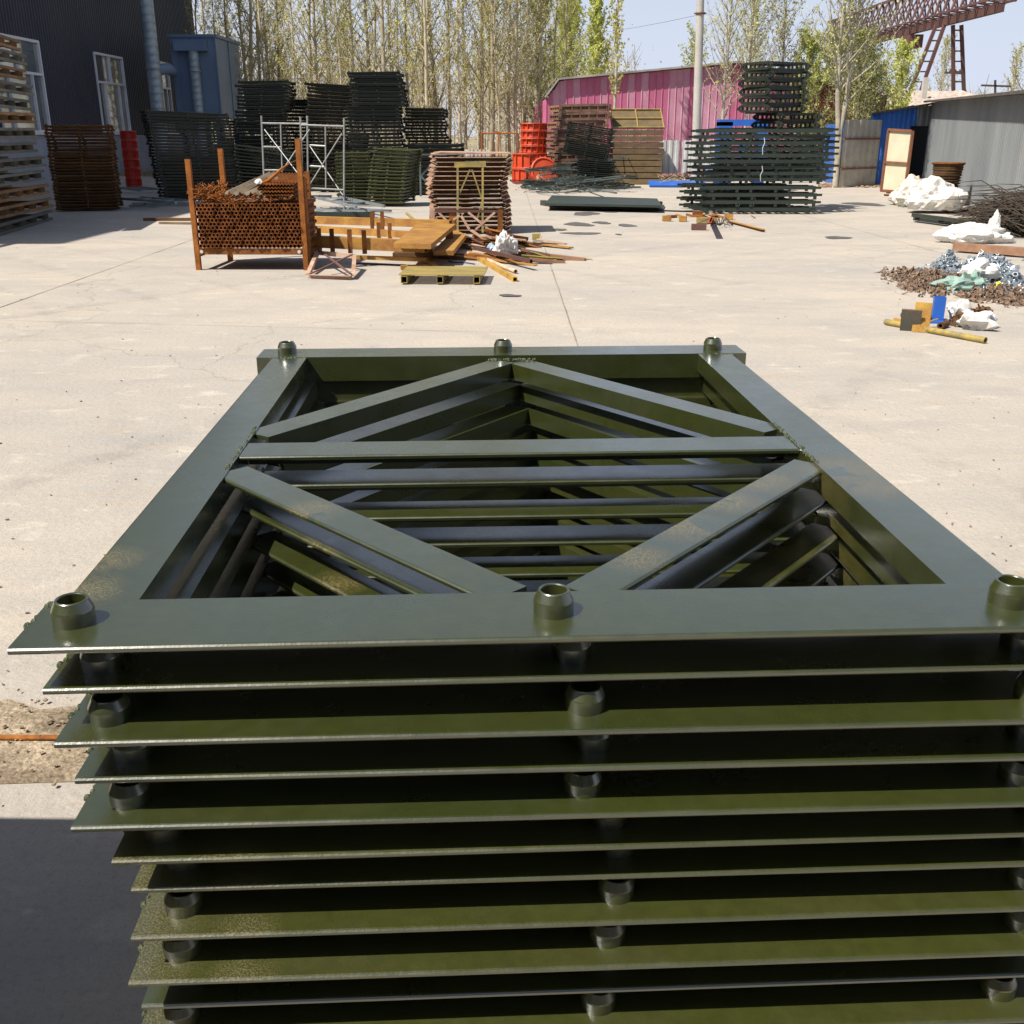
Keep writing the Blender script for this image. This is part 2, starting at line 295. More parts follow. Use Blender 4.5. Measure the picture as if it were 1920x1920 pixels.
# ------------------------------------------------------------------ ground
def ground_material():
    m = bpy.data.materials.new('yard_concrete'); m.use_nodes = True; t = m.node_tree; N = t.nodes; L = t.links; b = N['Principled BSDF']
    geo = N.new('ShaderNodeNewGeometry'); 
    def mp(sc, rz=0):
        x = N.new('ShaderNodeMapping'); x.inputs['Scale'].default_value = sc; x.inputs['Rotation'].default_value = (0,0,rz); L.new(geo.outputs['Position'], x.inputs[0]); return x.outputs[0]
    def nz(vec, s, d=5, r=.6):
        n = N.new('ShaderNodeTexNoise'); n.inputs['Scale'].default_value = s; n.inputs['Detail'].default_value = d; n.inputs['Roughness'].default_value = r; L.new(vec, n.inputs['Vector']); return n.outputs[0]
    def rng(v, a, c, lo=0, hi=1):
        x = N.new('ShaderNodeMapRange'); x.inputs[1].default_value = a; x.inputs[2].default_value = c; x.inputs[3].default_value = lo; x.inputs[4].default_value = hi; L.new(v, x.inputs[0]); return x.outputs[0]
    def mix(f, a, c, bt='MIX'):
        x = N.new('ShaderNodeMix'); x.data_type = 'RGBA'; x.blend_type = bt
        if isinstance(f, float): x.inputs[0].default_value = f
        else: L.new(f, x.inputs[0])
        for i, v in ((6, a), (7, c)):
            if isinstance(v, tuple): x.inputs[i].default_value = lin(v)
            else: L.new(v, x.inputs[i])
        return x.outputs[2]
    base = mix(rng(nz(mp((.5,.9,1),.25), .55), .38, .62), (.475,.418,.345), (.40,.366,.322))
    col = mix(rng(nz(mp((.6,1.6,1),.2), 1.4, 7, .62), .48, .72, 0, .55), base, (.33,.315,.29))
    col = mix(rng(nz(mp((1,1.7,1),-.1), 2.6, 6, .62), .58, .72, 0, .7), col, (.60,.545,.45))
    col = mix(rng(nz(mp((.9,3.2,1),.18), 5, 6, .7), .56, .74, 0, .45), col, (.56,.50,.40))
    col = mix(rng(nz(mp((.45,2.6,1),.12), 1.6, 4, .7), .60, .72, 0, .35), col, (.46,.31,.17))
    col = mix(rng(nz(mp((1,1,1)), 45, 6, .8), .50, .72, 0, .45), col, (.20,.18,.155))
    col = mix(rng(nz(mp((1,1,1)), 140, 4, .8), .52, .68, 0, .28), col, (.16,.145,.125))
    col = mix(rng(nz(mp((1,1,1)), 9, 6, .75), .64, .72, 0, .5), col, (.22,.20,.175))
    for (sc_, off_, seed_) in ((.30, (26, 4, 0), 0), (.21, (-30, 12, 0), 5)):
        wm = N.new('ShaderNodeMapping'); wm.inputs['Location'].default_value = off_; L.new(geo.outputs['Position'], wm.inputs[0])
        wv = N.new('ShaderNodeTexWave'); wv.wave_type = 'RINGS'; wv.rings_direction = 'Z'; wv.inputs['Scale'].default_value = sc_; wv.inputs['Distortion'].default_value = 1.6; wv.inputs['Detail'].default_value = 2; wv.inputs['Detail Scale'].default_value = .4
        L.new(wm.outputs[0], wv.inputs['Vector'])
        q = N.new('ShaderNodeMath'); q.operation = 'MULTIPLY'; L.new(rng(wv.outputs['Fac'], .90, .99), q.inputs[0]); L.new(rng(nz(mp((1,1,1)), 3.5, 6, .75), .42, .72, 0, .55), q.inputs[1])
        q2 = N.new('ShaderNodeMath'); q2.operation = 'MULTIPLY'; L.new(q.outputs[0], q2.inputs[0]); L.new(rng(nz(mp((1,1,1), seed_), .22, 2), .42, .58), q2.inputs[1])
        col = mix(q2.outputs[0], col, (.24,.22,.20))
    # cracks
    v = N.new('ShaderNodeTexVoronoi'); v.feature = 'DISTANCE_TO_EDGE'; v.inputs['Scale'].default_value = .16
    dn = N.new('ShaderNodeTexNoise'); dn.inputs['Scale'].default_value = 1.2; dn.inputs['Detail'].default_value = 6; L.new(geo.outputs['Position'], dn.inputs['Vector'])
    ad = N.new('ShaderNodeVectorMath'); ad.operation = 'ADD'; L.new(geo.outputs['Position'], ad.inputs[0]); L.new(dn.outputs[1], ad.inputs[1]); L.new(ad.outputs[0], v.inputs['Vector'])
    ck = rng(v.outputs['Distance'], 0, .0022, .35, 0)
    col = mix(ck, col, (.17,.14,.11))
    # small light chips and dark grit
    vc = N.new('ShaderNodeTexVoronoi'); vc.inputs['Scale'].default_value = 3.1; L.new(mp((1,1.3,1)), vc.inputs['Vector'])
    col = mix(rng(vc.outputs['Distance'], .0, .06, .6, 0), col, (.62,.58,.50))
    vd = N.new('ShaderNodeTexVoronoi'); vd.inputs['Scale'].default_value = 5.3; L.new(mp((1,1,1), .6), vd.inputs['Vector'])
    col = mix(rng(vd.outputs['Distance'], .0, .03, .5, 0), col, (.15,.13,.11))
    L.new(col, b.inputs['Base Color']); b.inputs['Specular IOR Level'].default_value = .25
    L.new(rng(nz(mp((.5,.9,1),.2), 1.4, 7, .62), .4, .7, .9, .6), b.inputs['Roughness'])
    bp = N.new('ShaderNodeBump'); bp.inputs['Strength'].default_value = .7; bp.inputs['Distance'].default_value = .015
    L.new(nz(mp((1,1,1)), 22, 8, .7), bp.inputs['Height']); L.new(bp.outputs[0], b.inputs['Normal'])
    return m
def sheet(name, pts, z, m, kind='structure'):
    o = MB().add([(x, y, z) for x, y in pts], [tuple(range(len(pts)))]).build(name, m); o['kind'] = kind; return o
SOIL = mat('dry_soil', (.33,.27,.18), (.24,.20,.12), rough=.95, nscale=.3, fine=.25, spec=.1)
DIRT = mat('gravelly_dirt', (.42,.34,.24), (.20,.155,.105), rough=.95, nscale=6, fine=.45, bump=1.0, bscale=60, spec=.1)
JOINT = mat('joint_filler', (.20,.16,.11), (.30,.25,.19), rough=.9, nscale=2)
STAIN = mat('damp_oil_stain', (.085,.080,.072), (.12,.11,.10), rough=.45, nscale=4)
PATCH = mat('pale_cement_patch', (.66,.62,.54), (.56,.51,.43), rough=.9, nscale=5)
sheet('ground', [(-400,-60),(400,-60),(400,900),(-400,900)], -.006, SOIL)
sheet('yard_pavement', [(-40,-25),(34,-25),(34,26),(16.5,44.2),(-14,44.2),(-40,60)], 0, ground_material())
def wobbly_line(pts, wdt, seed, step=.4):
    r = random.Random(seed); L = []; Rr = []
    for (x0, y0), (x1, y1) in zip(pts, pts[1:]):
        n = max(2, int(math.hypot(x1-x0, y1-y0)/step)); dx, dy = (x1-x0), (y1-y0); l = math.hypot(dx, dy); nx, ny = -dy/l, dx/l
        for i in range(n+1):
            t = i/n; ww = wdt*(.55+.7*r.random()); off = wdt*.5*(r.random()-.5)
            L.append((x0+dx*t+nx*(ww/2+off), y0+dy*t+ny*(ww/2+off), .004)); Rr.append((x0+dx*t-nx*(ww/2-off), y0+dy*t-ny*(ww/2-off), .004))
    n = len(L); return L+Rr, [(i, n+i, n+i+1, i+1) for i in range(n-1)]
def joint(pts, wdt, seed):
    b = MB(); b.add(*wobbly_line(pts, wdt, seed)); o = b.build('expansion_joint', JOINT); o['kind'] = 'structure'
joint([(.60,-6),(.545,8.67),(.37,42)], .013, 1)
joint([(-5.1,-6),(-5.2,10.5),(-5.75,40)], .012, 2)
joint([(6.4,-6),(6.3,43)], .008, 3)
joint([(-14,9.9),(-5.2,9.75),(.5,9.0)], .006, 4)
joint([(-14,17.2),(0.4,16.8),(9,16.5)], .006, 5)
def blob(name, x, y, rx, ry, m, seed, rz=0, z=.008):
    r = random.Random(seed); ph = [r.random()*6.28 for _ in range(5)]; pts = []
    for i in range(40):
        a = i/40*6.2832; k = 1+.16*math.sin(2*a+ph[0])+.10*math.sin(3*a+ph[1])+.07*math.sin(5*a+ph[2])+.04*math.sin(9*a+ph[3])
        px, py = rx*k*math.cos(a), ry*k*math.sin(a)
        pts.append((x+px*math.cos(rz)-py*math.sin(rz), y+px*math.sin(rz)+py*math.cos(rz)))
    return sheet(name, pts, z, m)
i = 0
for (px, py, wx, wy) in [(956,555,26,4),(1100,392,22,5),(1098,401,28,6),(1140,397,20,3),(1085,421,32,6),(1128,418,20,4),(1090,438,40,4),(1050,431,18,3),(1175,423,22,4),(1570,446,26,5),(1620,383,36,6),(1040,354,14,3),(1160,440,8,2),(20,4000,1,1)]:
    if py > 3000: continue
    p = gp(px, py); q = gp(px+wx*.8, py); r2 = gp(px, py-wy*.55)
    blob('wet_stain', p.x, p.y, abs(q.x-p.x), abs(r2.y-p.y), STAIN, 30+i); i += 1
# dirt filled channel with an old rail in it
ch = MB(); r = random.Random(5); n = 150; vv = []
for i in range(n):
    x = -9+i*.12; e0 = 2.36+.05*noise.noise(Vector((x*1.7,0,0)))+.03*noise.noise(Vector((x*6,3,0))); e1 = 2.76+.08*noise.noise(Vector((x*1.3,9,0)))+.05*noise.noise(Vector((x*6,5,0)))
    for k in range(9):
        t = k/8; vv.append((x, e0+(e1-e0)*t, .006+(.012*abs(noise.noise(Vector((x*9,t*7,1)))) if 0 < k < 8 else -.004)))
ch.add(vv, [(i*9+k, (i+1)*9+k, (i+1)*9+k+1, i*9+k+1) for i in range(n-1) for k in range(8)], True)
o = ch.build('dirt_strip', DIRT); o['kind'] = 'structure'
rl = MB(); rl.angle((-9,2.555,.016), (9,2.575,.016), .020, .012, .004)
tag(rl.build('steel_rail', RUSTO), 'orange rusty steel rail set in the dirt strip across the yard', 'rail')
# scattered gravel on the channel
gr = MB()
for k in range(1400):
    x = R.uniform(-4.5,4); y = 2.56+R.gauss(0,.13); s_ = R.uniform(.0015,.006)
    gr.box((x, y, .012+s_*.3), (s_*2, s_*1.5, s_), R.random()*3, R.random())
o = gr.build('gravel', DIRT); o['kind'] = 'stuff'
gr = MB()
for k in range(420):
    px, py = R.uniform(0,1920), R.uniform(380,1400); p = gp(px, py); s_ = R.uniform(.002,.007)*(1+p.y*.03)
    gr.box((p.x, p.y, .005), (s_*2, s_, s_*.6), R.random()*3)
o = gr.build('grit', mat('grit', (.14,.12,.10), (.3,.26,.2), rough=.9, nscale=50)); o['kind'] = 'stuff'

# ------------------------------------------------------------------ hero frames
def rail_prof(w, h, t=.009):   # origin at outer lip, flange grows along +a, leg at inner side
    return [(0.0035,0),(w,0),(w,-h),(w-t,-h),(w-t,-t),(.004,-t-.001),(.001,-t-.0005),(-.001,-t+.002),(-.0012,-.003),(.001,-.0008)]
def make_frame(pm):
    root = empty('steel_truss')
    Wd, L = .745, 1.995
    def rail(name, p0, p1, w, h, flip=False):
        pr = rail_prof(w, h)
        b = MB(); b.extr([(a, z) for a, z in pr], p0, p1); return clean(b.build(name, pm, root))
    # side = dir x up ; for dir=+x side=-y, so run rails so that +side is inward
    rail('end_rail', (Wd,0,0), (-.722,0,0), .145, .060)            # dir -x -> side +y
    rail('end_rail', (-Wd,L,0), (Wd,L,0), .135, .074)            # dir +x -> side -y
    rail('side_rail', (-.70,.146,-.001), (-.70,L-.136,-.001), .105, .052)   # dir +y -> side +x
    rail('side_rail', (.70,L-.136,-.001), (.70,.146,-.001), .105, .052)     # dir -y -> side -x
    rail('cross_bar', (.594,.852,-.0025), (-.594,.852,-.0025), .1, .046)
    def diag(p0, p1, z, w=.074):
        b = MB(); b.extr([(a-w/2, zz) for a, zz in rail_prof(w, .046)], (p0[0],p0[1],z), (p1[0],p1[1],z)); clean(b.build('diagonal_brace', pm, root))
    # front pair: leg on the far side  (dir -> side must point away from camera: dir with -x comp)
    diag((-.060,.150), (-.592,.765), -.004); 
    diag((.592,.765), (.052,.150), -.0055)
    # rear pair: leg on the near side
    diag((-.592,1.03), (-.005,1.80), -.0045, .080); diag((.045,1.80), (.592,1.02), -.006, .080)
    prof = [(.0180,-.022),(.0180,.033),(.0190,.0345),(.0212,.0345),(.0222,.0335),(.0278,.0215),(.0285,.0195),(.0285,-.020),(.0180,-.022)]
    for x in (-.662,.0,.655):
        for y in (.078, 1.925):
            sb_ = MB()
            for a_, c_ in zip(prof, prof[1:]): sb_.lathe([a_, c_], (x,y,0), 36)
            sb_.build('sleeve', pm, root)
    # weld lumps at the joints
    rr = random.Random(3)
    def bead(p0, p1, n):
        b = MB()
        for k in range(n):
            t = k/max(1, n-1); x = p0[0]+(p1[0]-p0[0])*t+rr.uniform(-.004,.004); y = p0[1]+(p1[1]-p0[1])*t+rr.uniform(-.004,.004)
            s = rr.uniform(.002,.0052)
            b.lathe([(0.0001,s*.7),(s*.6,s*.55),(s,.0),(s*1.1,-s)], (x,y,-.001), 7)
        b.build('weld_bead', WELD, root)
    bead((-.70,L-.137), (-.60,L-.137), 16); bead((.60,L-.137), (.70,L-.137), 16); bead((-.05,1.81), (.09,1.81), 22)
    bead((-.60,.83), (-.60,.97), 12); bead((.60,.83), (.60,.97), 12); bead((-.60,.76), (-.60,.80), 6); bead((.60,.75), (.60,.81), 10)
    bead((-.60,1.0), (-.60,1.08), 10); bead((.60,.99), (.60,1.06), 10)
    bead((-.720,.125), (-.712,.143), 4); bead((-.721,.07), (-.720,.10), 3)
    return root
offs = [0, .028, .044, .055, .047, .089, .101, .099, .093, .096, .08, .07, .09, .06, .07]
protoA = make_frame(PAINT); protoB = make_frame(PAINTD)
look = ['smooth bluish sheen', 'shaded olive paint', 'bright olive lip', 'clean olive paint', 'broad lit olive ledge', 'dusty left corner', 'dusty rust speckled corner', 'orange rust spot', 'rusty left end', 'grey sheen']
usedA = usedB = False
rr = random.Random(21)
YO = [0,.018,-.012,.003,-.014,.004,.022,.003,-.016,.008,-.014,.004,.012,-.008,0]
for k in range(15):
    dusty = k in (5, 6, 7, 8, 10, 12)
    if dusty:
        fr = protoB if not usedB else copytree(protoB); usedB = True
    else:
        fr = protoA if not usedA else copytree(protoA); usedA = True
    z = 1.02-.068*k+(rr.uniform(-.0015,.0015) if k else 0)
    fr.location = (.062+offs[k], 1.226+YO[k], z)
    fr.rotation_euler = (0, 0, rad(2.67+(rr.uniform(-.35,.35) if k else 0)))
    if k:
        for ch in fr.children:
            if ch.name.startswith('sleeve'): ch.location = (rr.uniform(-.004,.004), (-.016 if min(v.co.y for v in ch.data.vertices) < 1 else 0), 0); ch.rotation_euler = (0,0,0)
    lk = ('with '+look[k]) if k < len(look) else 'low down'
    tag(fr, 'olive steel frame, %s of the near stack, %s' % (ordn(k)+(' from the top' if k else ''), lk), 'steel frame', 'olive frames stacked in front of the camera')

# ------------------------------------------------------------------ far stacks of frames
def frame_mesh(name, W=1.35, L=1.95, h=.045, m=DARKG, sleeves=True):
    b = MB(); w = W/2; l = L/2
    for y, f in ((-l, 1), (l, -1)):
        b.box((0, y+f*.04, h-.007), (W+.12, .08, .014)); b.box((0, y+f*.072, h/2), (W+.10, .008, h-.014))
    for x, f in ((-w, 1), (w, -1)):
        b.box((x+f*.04, 0, h-.005), (.08, L-.17, .008)); b.box((x+f*.076, 0, h/2), (.008, L-.17, h-.01))
    b.box((0, 0, h-.006), (W-.17, .07, .008)); b.box((0, .03, h/2), (W-.18, .008, h-.012))
    for sx in (-1, 1):
        for sy in (-1, 1):
            b.bar((sx*(w-.07), sy*.08, h-.02), (sx*.03, sy*(l-.09), h-.02), .06, .012)
    if sleeves:
        for x in (-w, 0, w):
            for y in (-l+.04, l-.04): b.tube((x, y, h-.01), (x, y, h+.025), .03, n=8)
    o = b.build(name, m); return o
protos = {}
FN = 0
def stack(key, n, x, y, z0, pitch, rz, m, descr, cat='steel frame', W=1.35, L=1.95, h=.045, jit=.03, rj=1.2, lean=(0,0), tilt=(0,0), grp='steel frames stacked about the yard', seed=0, curve=0, blk=0):
    global FN
    kk = (W, L, h, m.name)
    if kk not in protos: protos[kk] = [frame_mesh('stacked_truss', W, L, h, m), False]
    r = random.Random(seed+n); P = protos[kk]
    for i in range(n):
        if not P[1]: o = P[0]; P[1] = True
        else: o = P[0].copy(); C.objects.link(o)
        t = i/max(1, n-1)
        if blk and i % 8 == 0: bx_, bt_ = r.uniform(-blk,blk), rad(r.uniform(-1.6,1.6))
        if not blk: bx_ = bt_ = 0
        o.location = (x+bx_+lean[0]*t+r.uniform(-jit,jit), y+lean[1]*t+r.uniform(-jit,jit), z0+i*pitch)
        o.rotation_euler = (tilt[0]*t+rad(r.uniform(-.3,.3)), bt_+tilt[1]*t+rad(r.uniform(-.3,.3)), rz+rad(r.uniform(-rj,rj)))
        tag(o, '%s frame %s' % (ordn(n-1-i), descr), cat, grp); FN += 1
# rusty brown stack beside the pallet tower
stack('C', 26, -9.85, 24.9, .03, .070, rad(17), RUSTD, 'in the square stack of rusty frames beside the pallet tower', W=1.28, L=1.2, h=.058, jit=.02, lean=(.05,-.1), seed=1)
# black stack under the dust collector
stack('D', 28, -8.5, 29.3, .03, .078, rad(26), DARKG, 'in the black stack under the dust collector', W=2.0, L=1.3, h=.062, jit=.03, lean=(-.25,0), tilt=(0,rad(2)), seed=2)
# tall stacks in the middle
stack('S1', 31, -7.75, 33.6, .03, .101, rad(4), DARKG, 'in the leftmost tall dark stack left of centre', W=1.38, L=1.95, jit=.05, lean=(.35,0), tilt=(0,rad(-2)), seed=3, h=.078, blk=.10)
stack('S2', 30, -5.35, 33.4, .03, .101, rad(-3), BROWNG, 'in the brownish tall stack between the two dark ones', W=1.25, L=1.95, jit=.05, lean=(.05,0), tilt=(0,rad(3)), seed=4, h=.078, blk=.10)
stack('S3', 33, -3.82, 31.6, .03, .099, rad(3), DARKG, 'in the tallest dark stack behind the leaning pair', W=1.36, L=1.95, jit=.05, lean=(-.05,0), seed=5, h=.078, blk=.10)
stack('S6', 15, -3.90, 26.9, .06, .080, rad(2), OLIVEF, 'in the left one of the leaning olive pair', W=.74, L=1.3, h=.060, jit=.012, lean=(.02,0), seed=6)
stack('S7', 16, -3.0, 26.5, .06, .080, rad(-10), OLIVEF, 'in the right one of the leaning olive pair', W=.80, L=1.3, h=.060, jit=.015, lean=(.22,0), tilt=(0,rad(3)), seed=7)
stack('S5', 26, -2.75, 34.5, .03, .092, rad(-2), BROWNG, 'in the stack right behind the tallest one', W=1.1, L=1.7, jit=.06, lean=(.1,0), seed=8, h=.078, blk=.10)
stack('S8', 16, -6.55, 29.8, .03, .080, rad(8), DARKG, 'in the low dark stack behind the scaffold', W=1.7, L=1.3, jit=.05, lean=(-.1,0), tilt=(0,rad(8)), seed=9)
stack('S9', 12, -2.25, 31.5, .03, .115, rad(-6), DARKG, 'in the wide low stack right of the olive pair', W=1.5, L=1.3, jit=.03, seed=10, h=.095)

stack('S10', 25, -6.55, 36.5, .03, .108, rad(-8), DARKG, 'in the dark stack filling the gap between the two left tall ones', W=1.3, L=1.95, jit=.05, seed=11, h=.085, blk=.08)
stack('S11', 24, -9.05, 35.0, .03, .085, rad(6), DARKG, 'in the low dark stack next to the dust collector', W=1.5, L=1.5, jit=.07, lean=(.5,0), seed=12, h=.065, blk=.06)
print('far frames', FN)
# leaning truss in front of S9
def flatframe(name, pts_bars, m, wdt, label, cat, up=(0,-1,0), thick=.03, group=None):
    b = MB()
    for p, q in pts_bars: b.bar(p, q, wdt, thick, up)
    return tag(b.build(name, m), label, cat, group)
A = lambda x, y, Y: ap(x, y, Y)
flatframe('leaning_truss', [(A(787,288,29.9),A(789,368,29.6)),(A(789,330,29.7),A(822,296,29.7)),(A(789,330,29.7),A(822,365,29.6)),(A(787,290,29.9),A(838,290,29.9))], HEAPG, .05, 'grey green truss frame leaning beside the olive stack', 'truss')
def ground_lattice(a, c, wd, z, m, label, n=5):
    p = gp(*a, z); q = gp(*c, z); d = (q-p).normalized(); sd = Vector((-d.y, d.x, 0))*wd; root = empty('lattice_girder', (0,0,0), 0, label, 'lattice girder', 'lattice girders lying by the black stacks')
    for o_ in (Vector((0,0,0)), sd): MB().bar(p+o_, q+o_, .05, .05).build('chord', m, root)
    b = MB()
    for k in range(n): t0, t1 = k/n, (k+1)/n; b.bar(p.lerp(q,t0)+(sd if k % 2 else Vector((0,0,0))), p.lerp(q,t1)+(Vector((0,0,0)) if k % 2 else sd), .035, .03)
    b.build('lacing', m, root)
LG = mat('grey_girder', (.22,.25,.27), (.14,.16,.17), rough=.5, nscale=3)
for k, (a, c, wd, z, l) in enumerate([((243,386),(362,384),.85,.05,'grey lattice girder flat on the ground in front of the black stack'),((222,372),(330,380),.6,.22,'grey lattice girder lying askew under the black stack edge'),((218,352),(262,357),.7,.12,'short grey lattice girder behind the other two by the red forms'),
    ((585,392),(700,398),.6,.05,'grey green lattice girder lying at the scaffold feet'),((590,370),(668,388),.6,.25,'grey green lattice girder lying askew behind the scaffold feet'),((430,372),(480,384),.7,.15,'grey lattice girder showing between rack and dark stacks')]):
    ground_lattice(a, c, wd, z, LG, l)
tag(MB().bar(gp(575,402,.06), gp(702,402,.06), .16,.10).build('green_channel', TRUSSG), 'dark green channel lying on the ground right of the pipe rack', 'channel')
tag(MB().bar(gp(270,411,.03), gp(362,411,.03), .12,.05).build('dark_timber', RUSTD), 'dark flat bar on the ground left of the pipe rack', 'bar')
tag(MB().bar(gp(300,418,.02), gp(362,419,.02), .10,.04).build('brown_timber', WOOD), 'weathered board on the ground left of the pipe rack', 'board')
# middle stack with pale edges
b0 = None
for i in range(17):
    if b0 is None:
        b = MB(); W = 1.22; L = 1.3
        root = empty('channel_truss')
        bb = MB()
        bb.box((0,-.62,.030), (W,.10,.006)); bb.box((0,-.575,.0), (W,.006,.06)); bb.build('end_channel', RUSTD, root)
        MB().box((0,.62,.030), (W,.1,.006)).build('end_channel', RUSTD, root)
        MB().box((0,-.675,.030), (W+.02,.012,.012)).build('edge_lip', RUSTP, root)
        for sx in (-1,1):
            sb = MB()
            sb.extr([(0,-.035),(.13*sx,.020),(.13*sx,.032),(0,-.022)], (sx*(W/2-.02),-.66,.02), (sx*(W/2-.02),.66,.02))
            sb.build('side_lip', RUSTP, root)
        cb = MB(); cb.box((0,0,.02), (W-.1,.06,.02)); cb.bar((-.5,-.5,.01),(.5,.5,.01),.04,.01); cb.build('brace', RUSTB, root)
        b0 = root; o = root
    else: o = copytree(b0)
    t = i/16
    o.location = (-.765+R.uniform(-.02,.02)+.03*math.sin(i*.5), 19.3+R.uniform(-.02,.02), .04+i*.0755); o.rotation_euler = (0,0,rad(2+R.uniform(-1,1)))
    tag(o, 'rusty channel frame with pale side lips, %s of the stack behind the scrap' % ordn(16-i), 'steel frame', 'pale edged channel frames in the middle stack')
tag(MB().box((-.74,19.3,1.335), (1.4,1.25,.012), rad(3), 0, rad(-.5)).box((-.70,19.35,1.352), (1.28,1.1,.01), rad(-3), 0, rad(.6)).build('cover_sheet', RUSTP), 'thin pale rusty sheet lying on top of the channel frames', 'sheet')
# ladder frame leaning on it
root = empty('ladder_frame', (0,0,0), 0, 'worn yellow brown trestle frame leaning upright on the channel frame stack', 'trestle frame')
b = MB(); Yl = 18.45
b.bar(A(858,314,Yl), A(858,438,Yl-.1), .035,.03,(0,-1,0)); b.bar(A(905,314,Yl), A(905,436,Yl-.1), .035,.03,(0,-1,0)); b.build('upright', YOLD, root)
MB().bar(A(852,309,Yl), A(911,307,Yl), .09,.03,(0,-1,0)).build('top_plate', YOLD, root)
MB().bar(A(881,318,Yl-.02), A(862,362,Yl-.02), .025,.02,(0,-1,0)).bar(A(885,318,Yl-.04), A(903,372,Yl-.02), .025,.02,(0,-1,0)).bar(A(903,380,Yl-.02), A(895,410,Yl-.02), .02,.02,(0,-1,0)).build('brace', YOLD, root)
root = empty('cross_braced_frame', (0,0,0), 0, 'low rusty cross braced frame standing before the channel frame stack', 'braced frame')
Yf = 17.9
MB().bar(A(815,395,Yf), A(945,397,Yf), .045,.03,(0,-1,0)).build('top_rail', RUSTB, root)
MB().bar(A(938,393,Yf), A(938,444,Yf), .09,.04,(0,-1,0)).build('upright', RUST, root)
MB().bar(A(811,389,Yf+.2), A(809,420,Yf+.2), .09,.04,(0,-1,0)).build('upright', RUSTP, root)
b = MB(); b.bar(A(822,398,Yf), A(848,425,Yf), .035,.02,(0,-1,0)).bar(A(870,398,Yf), A(850,412,Yf), .035,.02,(0,-1,0)).bar(A(878,398,Yf-.02), A(928,440,Yf-.02), .035,.02,(0,-1,0)).bar(A(928,398,Yf-.04), A(892,430,Yf-.04), .035,.02,(0,-1,0)).bar(A(862,400,Yf), A(880,430,Yf), .04,.02,(0,-1,0)); b.build('brace', RUSTP, root)

# ------------------------------------------------------------------ pallet tower at the left
def make_pallet(L, W, m):
    root = empty('steel_pallet'); hh = .20
    b = MB()
    for y in (-W/2+.05, 0, W/2-.05): b.sqtube((-L/2, y, .03), (L/2, y, .03), .06, .05); 
    b.build('bottom_tube', m, root)
    b = MB()
    for y in (-W/2+.05, 0, W/2-.05): b.sqtube((-L/2, y, hh-.03), (L/2, y, hh-.03), .06, .05)
    b.build('top_tube', m, root)
    b = MB()
    for x in (-L*.33, -L*.08, L*.12, L*.36):
        for y in (-W/2+.05, W/2-.05): b.sqtube((x, y-.04, hh/2), (x, y+.04, hh/2), .07, hh-.11, .006)
        b.sqtube((x+.16, -W/2+.02, hh/2), (x+.16, W/2-.02, hh/2), .05, hh-.11, .006)
    b.build('spacer', m, root)
    return root
pp = {}
lens = [(1.0,0,0),(1.0,.05,1),(1.0,0,1),(.98,0,0),(.98,.02,0),(.94,.0,0),(.96,0,0),(.96,0,1),(.89,0,0),(.92,.05,0),(.87,0,1),(.89,.05,0),(.92,.03,1)]
LP = 3.7
for i, (f, d, mi) in enumerate(lens):
    m = PALRUST if mi else PALGREY
    key = (round(f,2), mi)
    o = make_pallet(LP*f, 1.5, m) if key not in pp else copytree(pp[key]); pp[key] = o
    yaw = math.atan2(3.55, -.56)
    c0 = Vector((-8.83, 18.2)); dirv = Vector((-.155, .988)); nrm = Vector((-.988,-.155))
    c = c0+dirv*(LP*f/2)+nrm*(.75+R.uniform(-.04,.04))
    o.location = (c.x, c.y, .0+i*.262); o.rotation_euler = (rad(R.uniform(-.6,.6)), rad(R.uniform(-.5,.5)), yaw+rad(R.uniform(-1.2,1.2)))
    tag(o, '%s steel pallet, %s of the tall tower by the dark wall' % ('rust brown' if mi else 'grey green', ordn(12-i)), 'pallet', 'steel pallets in the tall tower')
# unseen second tower, added at the left to cast its shadow on the yard
for i in range(13):
    o = make_pallet(3.0, 2.2, PALGREY) if i == 0 else copytree(pt2)
    if i == 0: pt2 = o
    o.location = (-11.1+R.uniform(-.03,.03), 16.6, i*.262); o.rotation_euler = (0,0,rad(90+R.uniform(-1,1)))
    tag(o, 'steel pallet, %s of the unseen tower added for its shadow at the left' % ordn(12-i), 'pallet', 'steel pallets in the added shade tower out of view')

# ------------------------------------------------------------------ workshop
def corrugated(b, p0, p1, z0, zt, pitch=.25, dep=.035, out=(0,-1)):
    """vertical trapezoid cladding; zt = function(t) or height"""
    p0 = Vector(p0); p1 = Vector(p1); L = (p1-p0).length; n = max(1, int(L/pitch)); o = Vector(out)
    col = []
    for i in range(n):
        for a, d in ((0,0),(.35,0),(.5,1),(.85,1)):
            t = (i+a)/n; q = p0+(p1-p0)*t+o*d*dep; col.append((q, t))
    col.append((p1, 1.0))
    vs = []
    for q, t in col:
        h = zt(t) if callable(zt) else zt; h0 = z0(t) if callable(z0) else z0
        vs += [(q.x, q.y, h0), (q.x, q.y, h)]
    b.add(vs, [(2*i, 2*i+2, 2*i+3, 2*i+1) for i in range(len(col)-1)])
WX = -17.0
ws = empty('workshop', (WX, 34, 0), 0, 'tall dark corrugated workshop with white framed windows along the left', 'building')
ws_inv = Vector((WX, 34, 0))
def wsb(b, name, m, parent=None):
    b.v = [tuple(Vector(v)-ws_inv) for v in b.v] if parent is None or parent is ws else b.v
    return b.build(name, m, parent or ws)
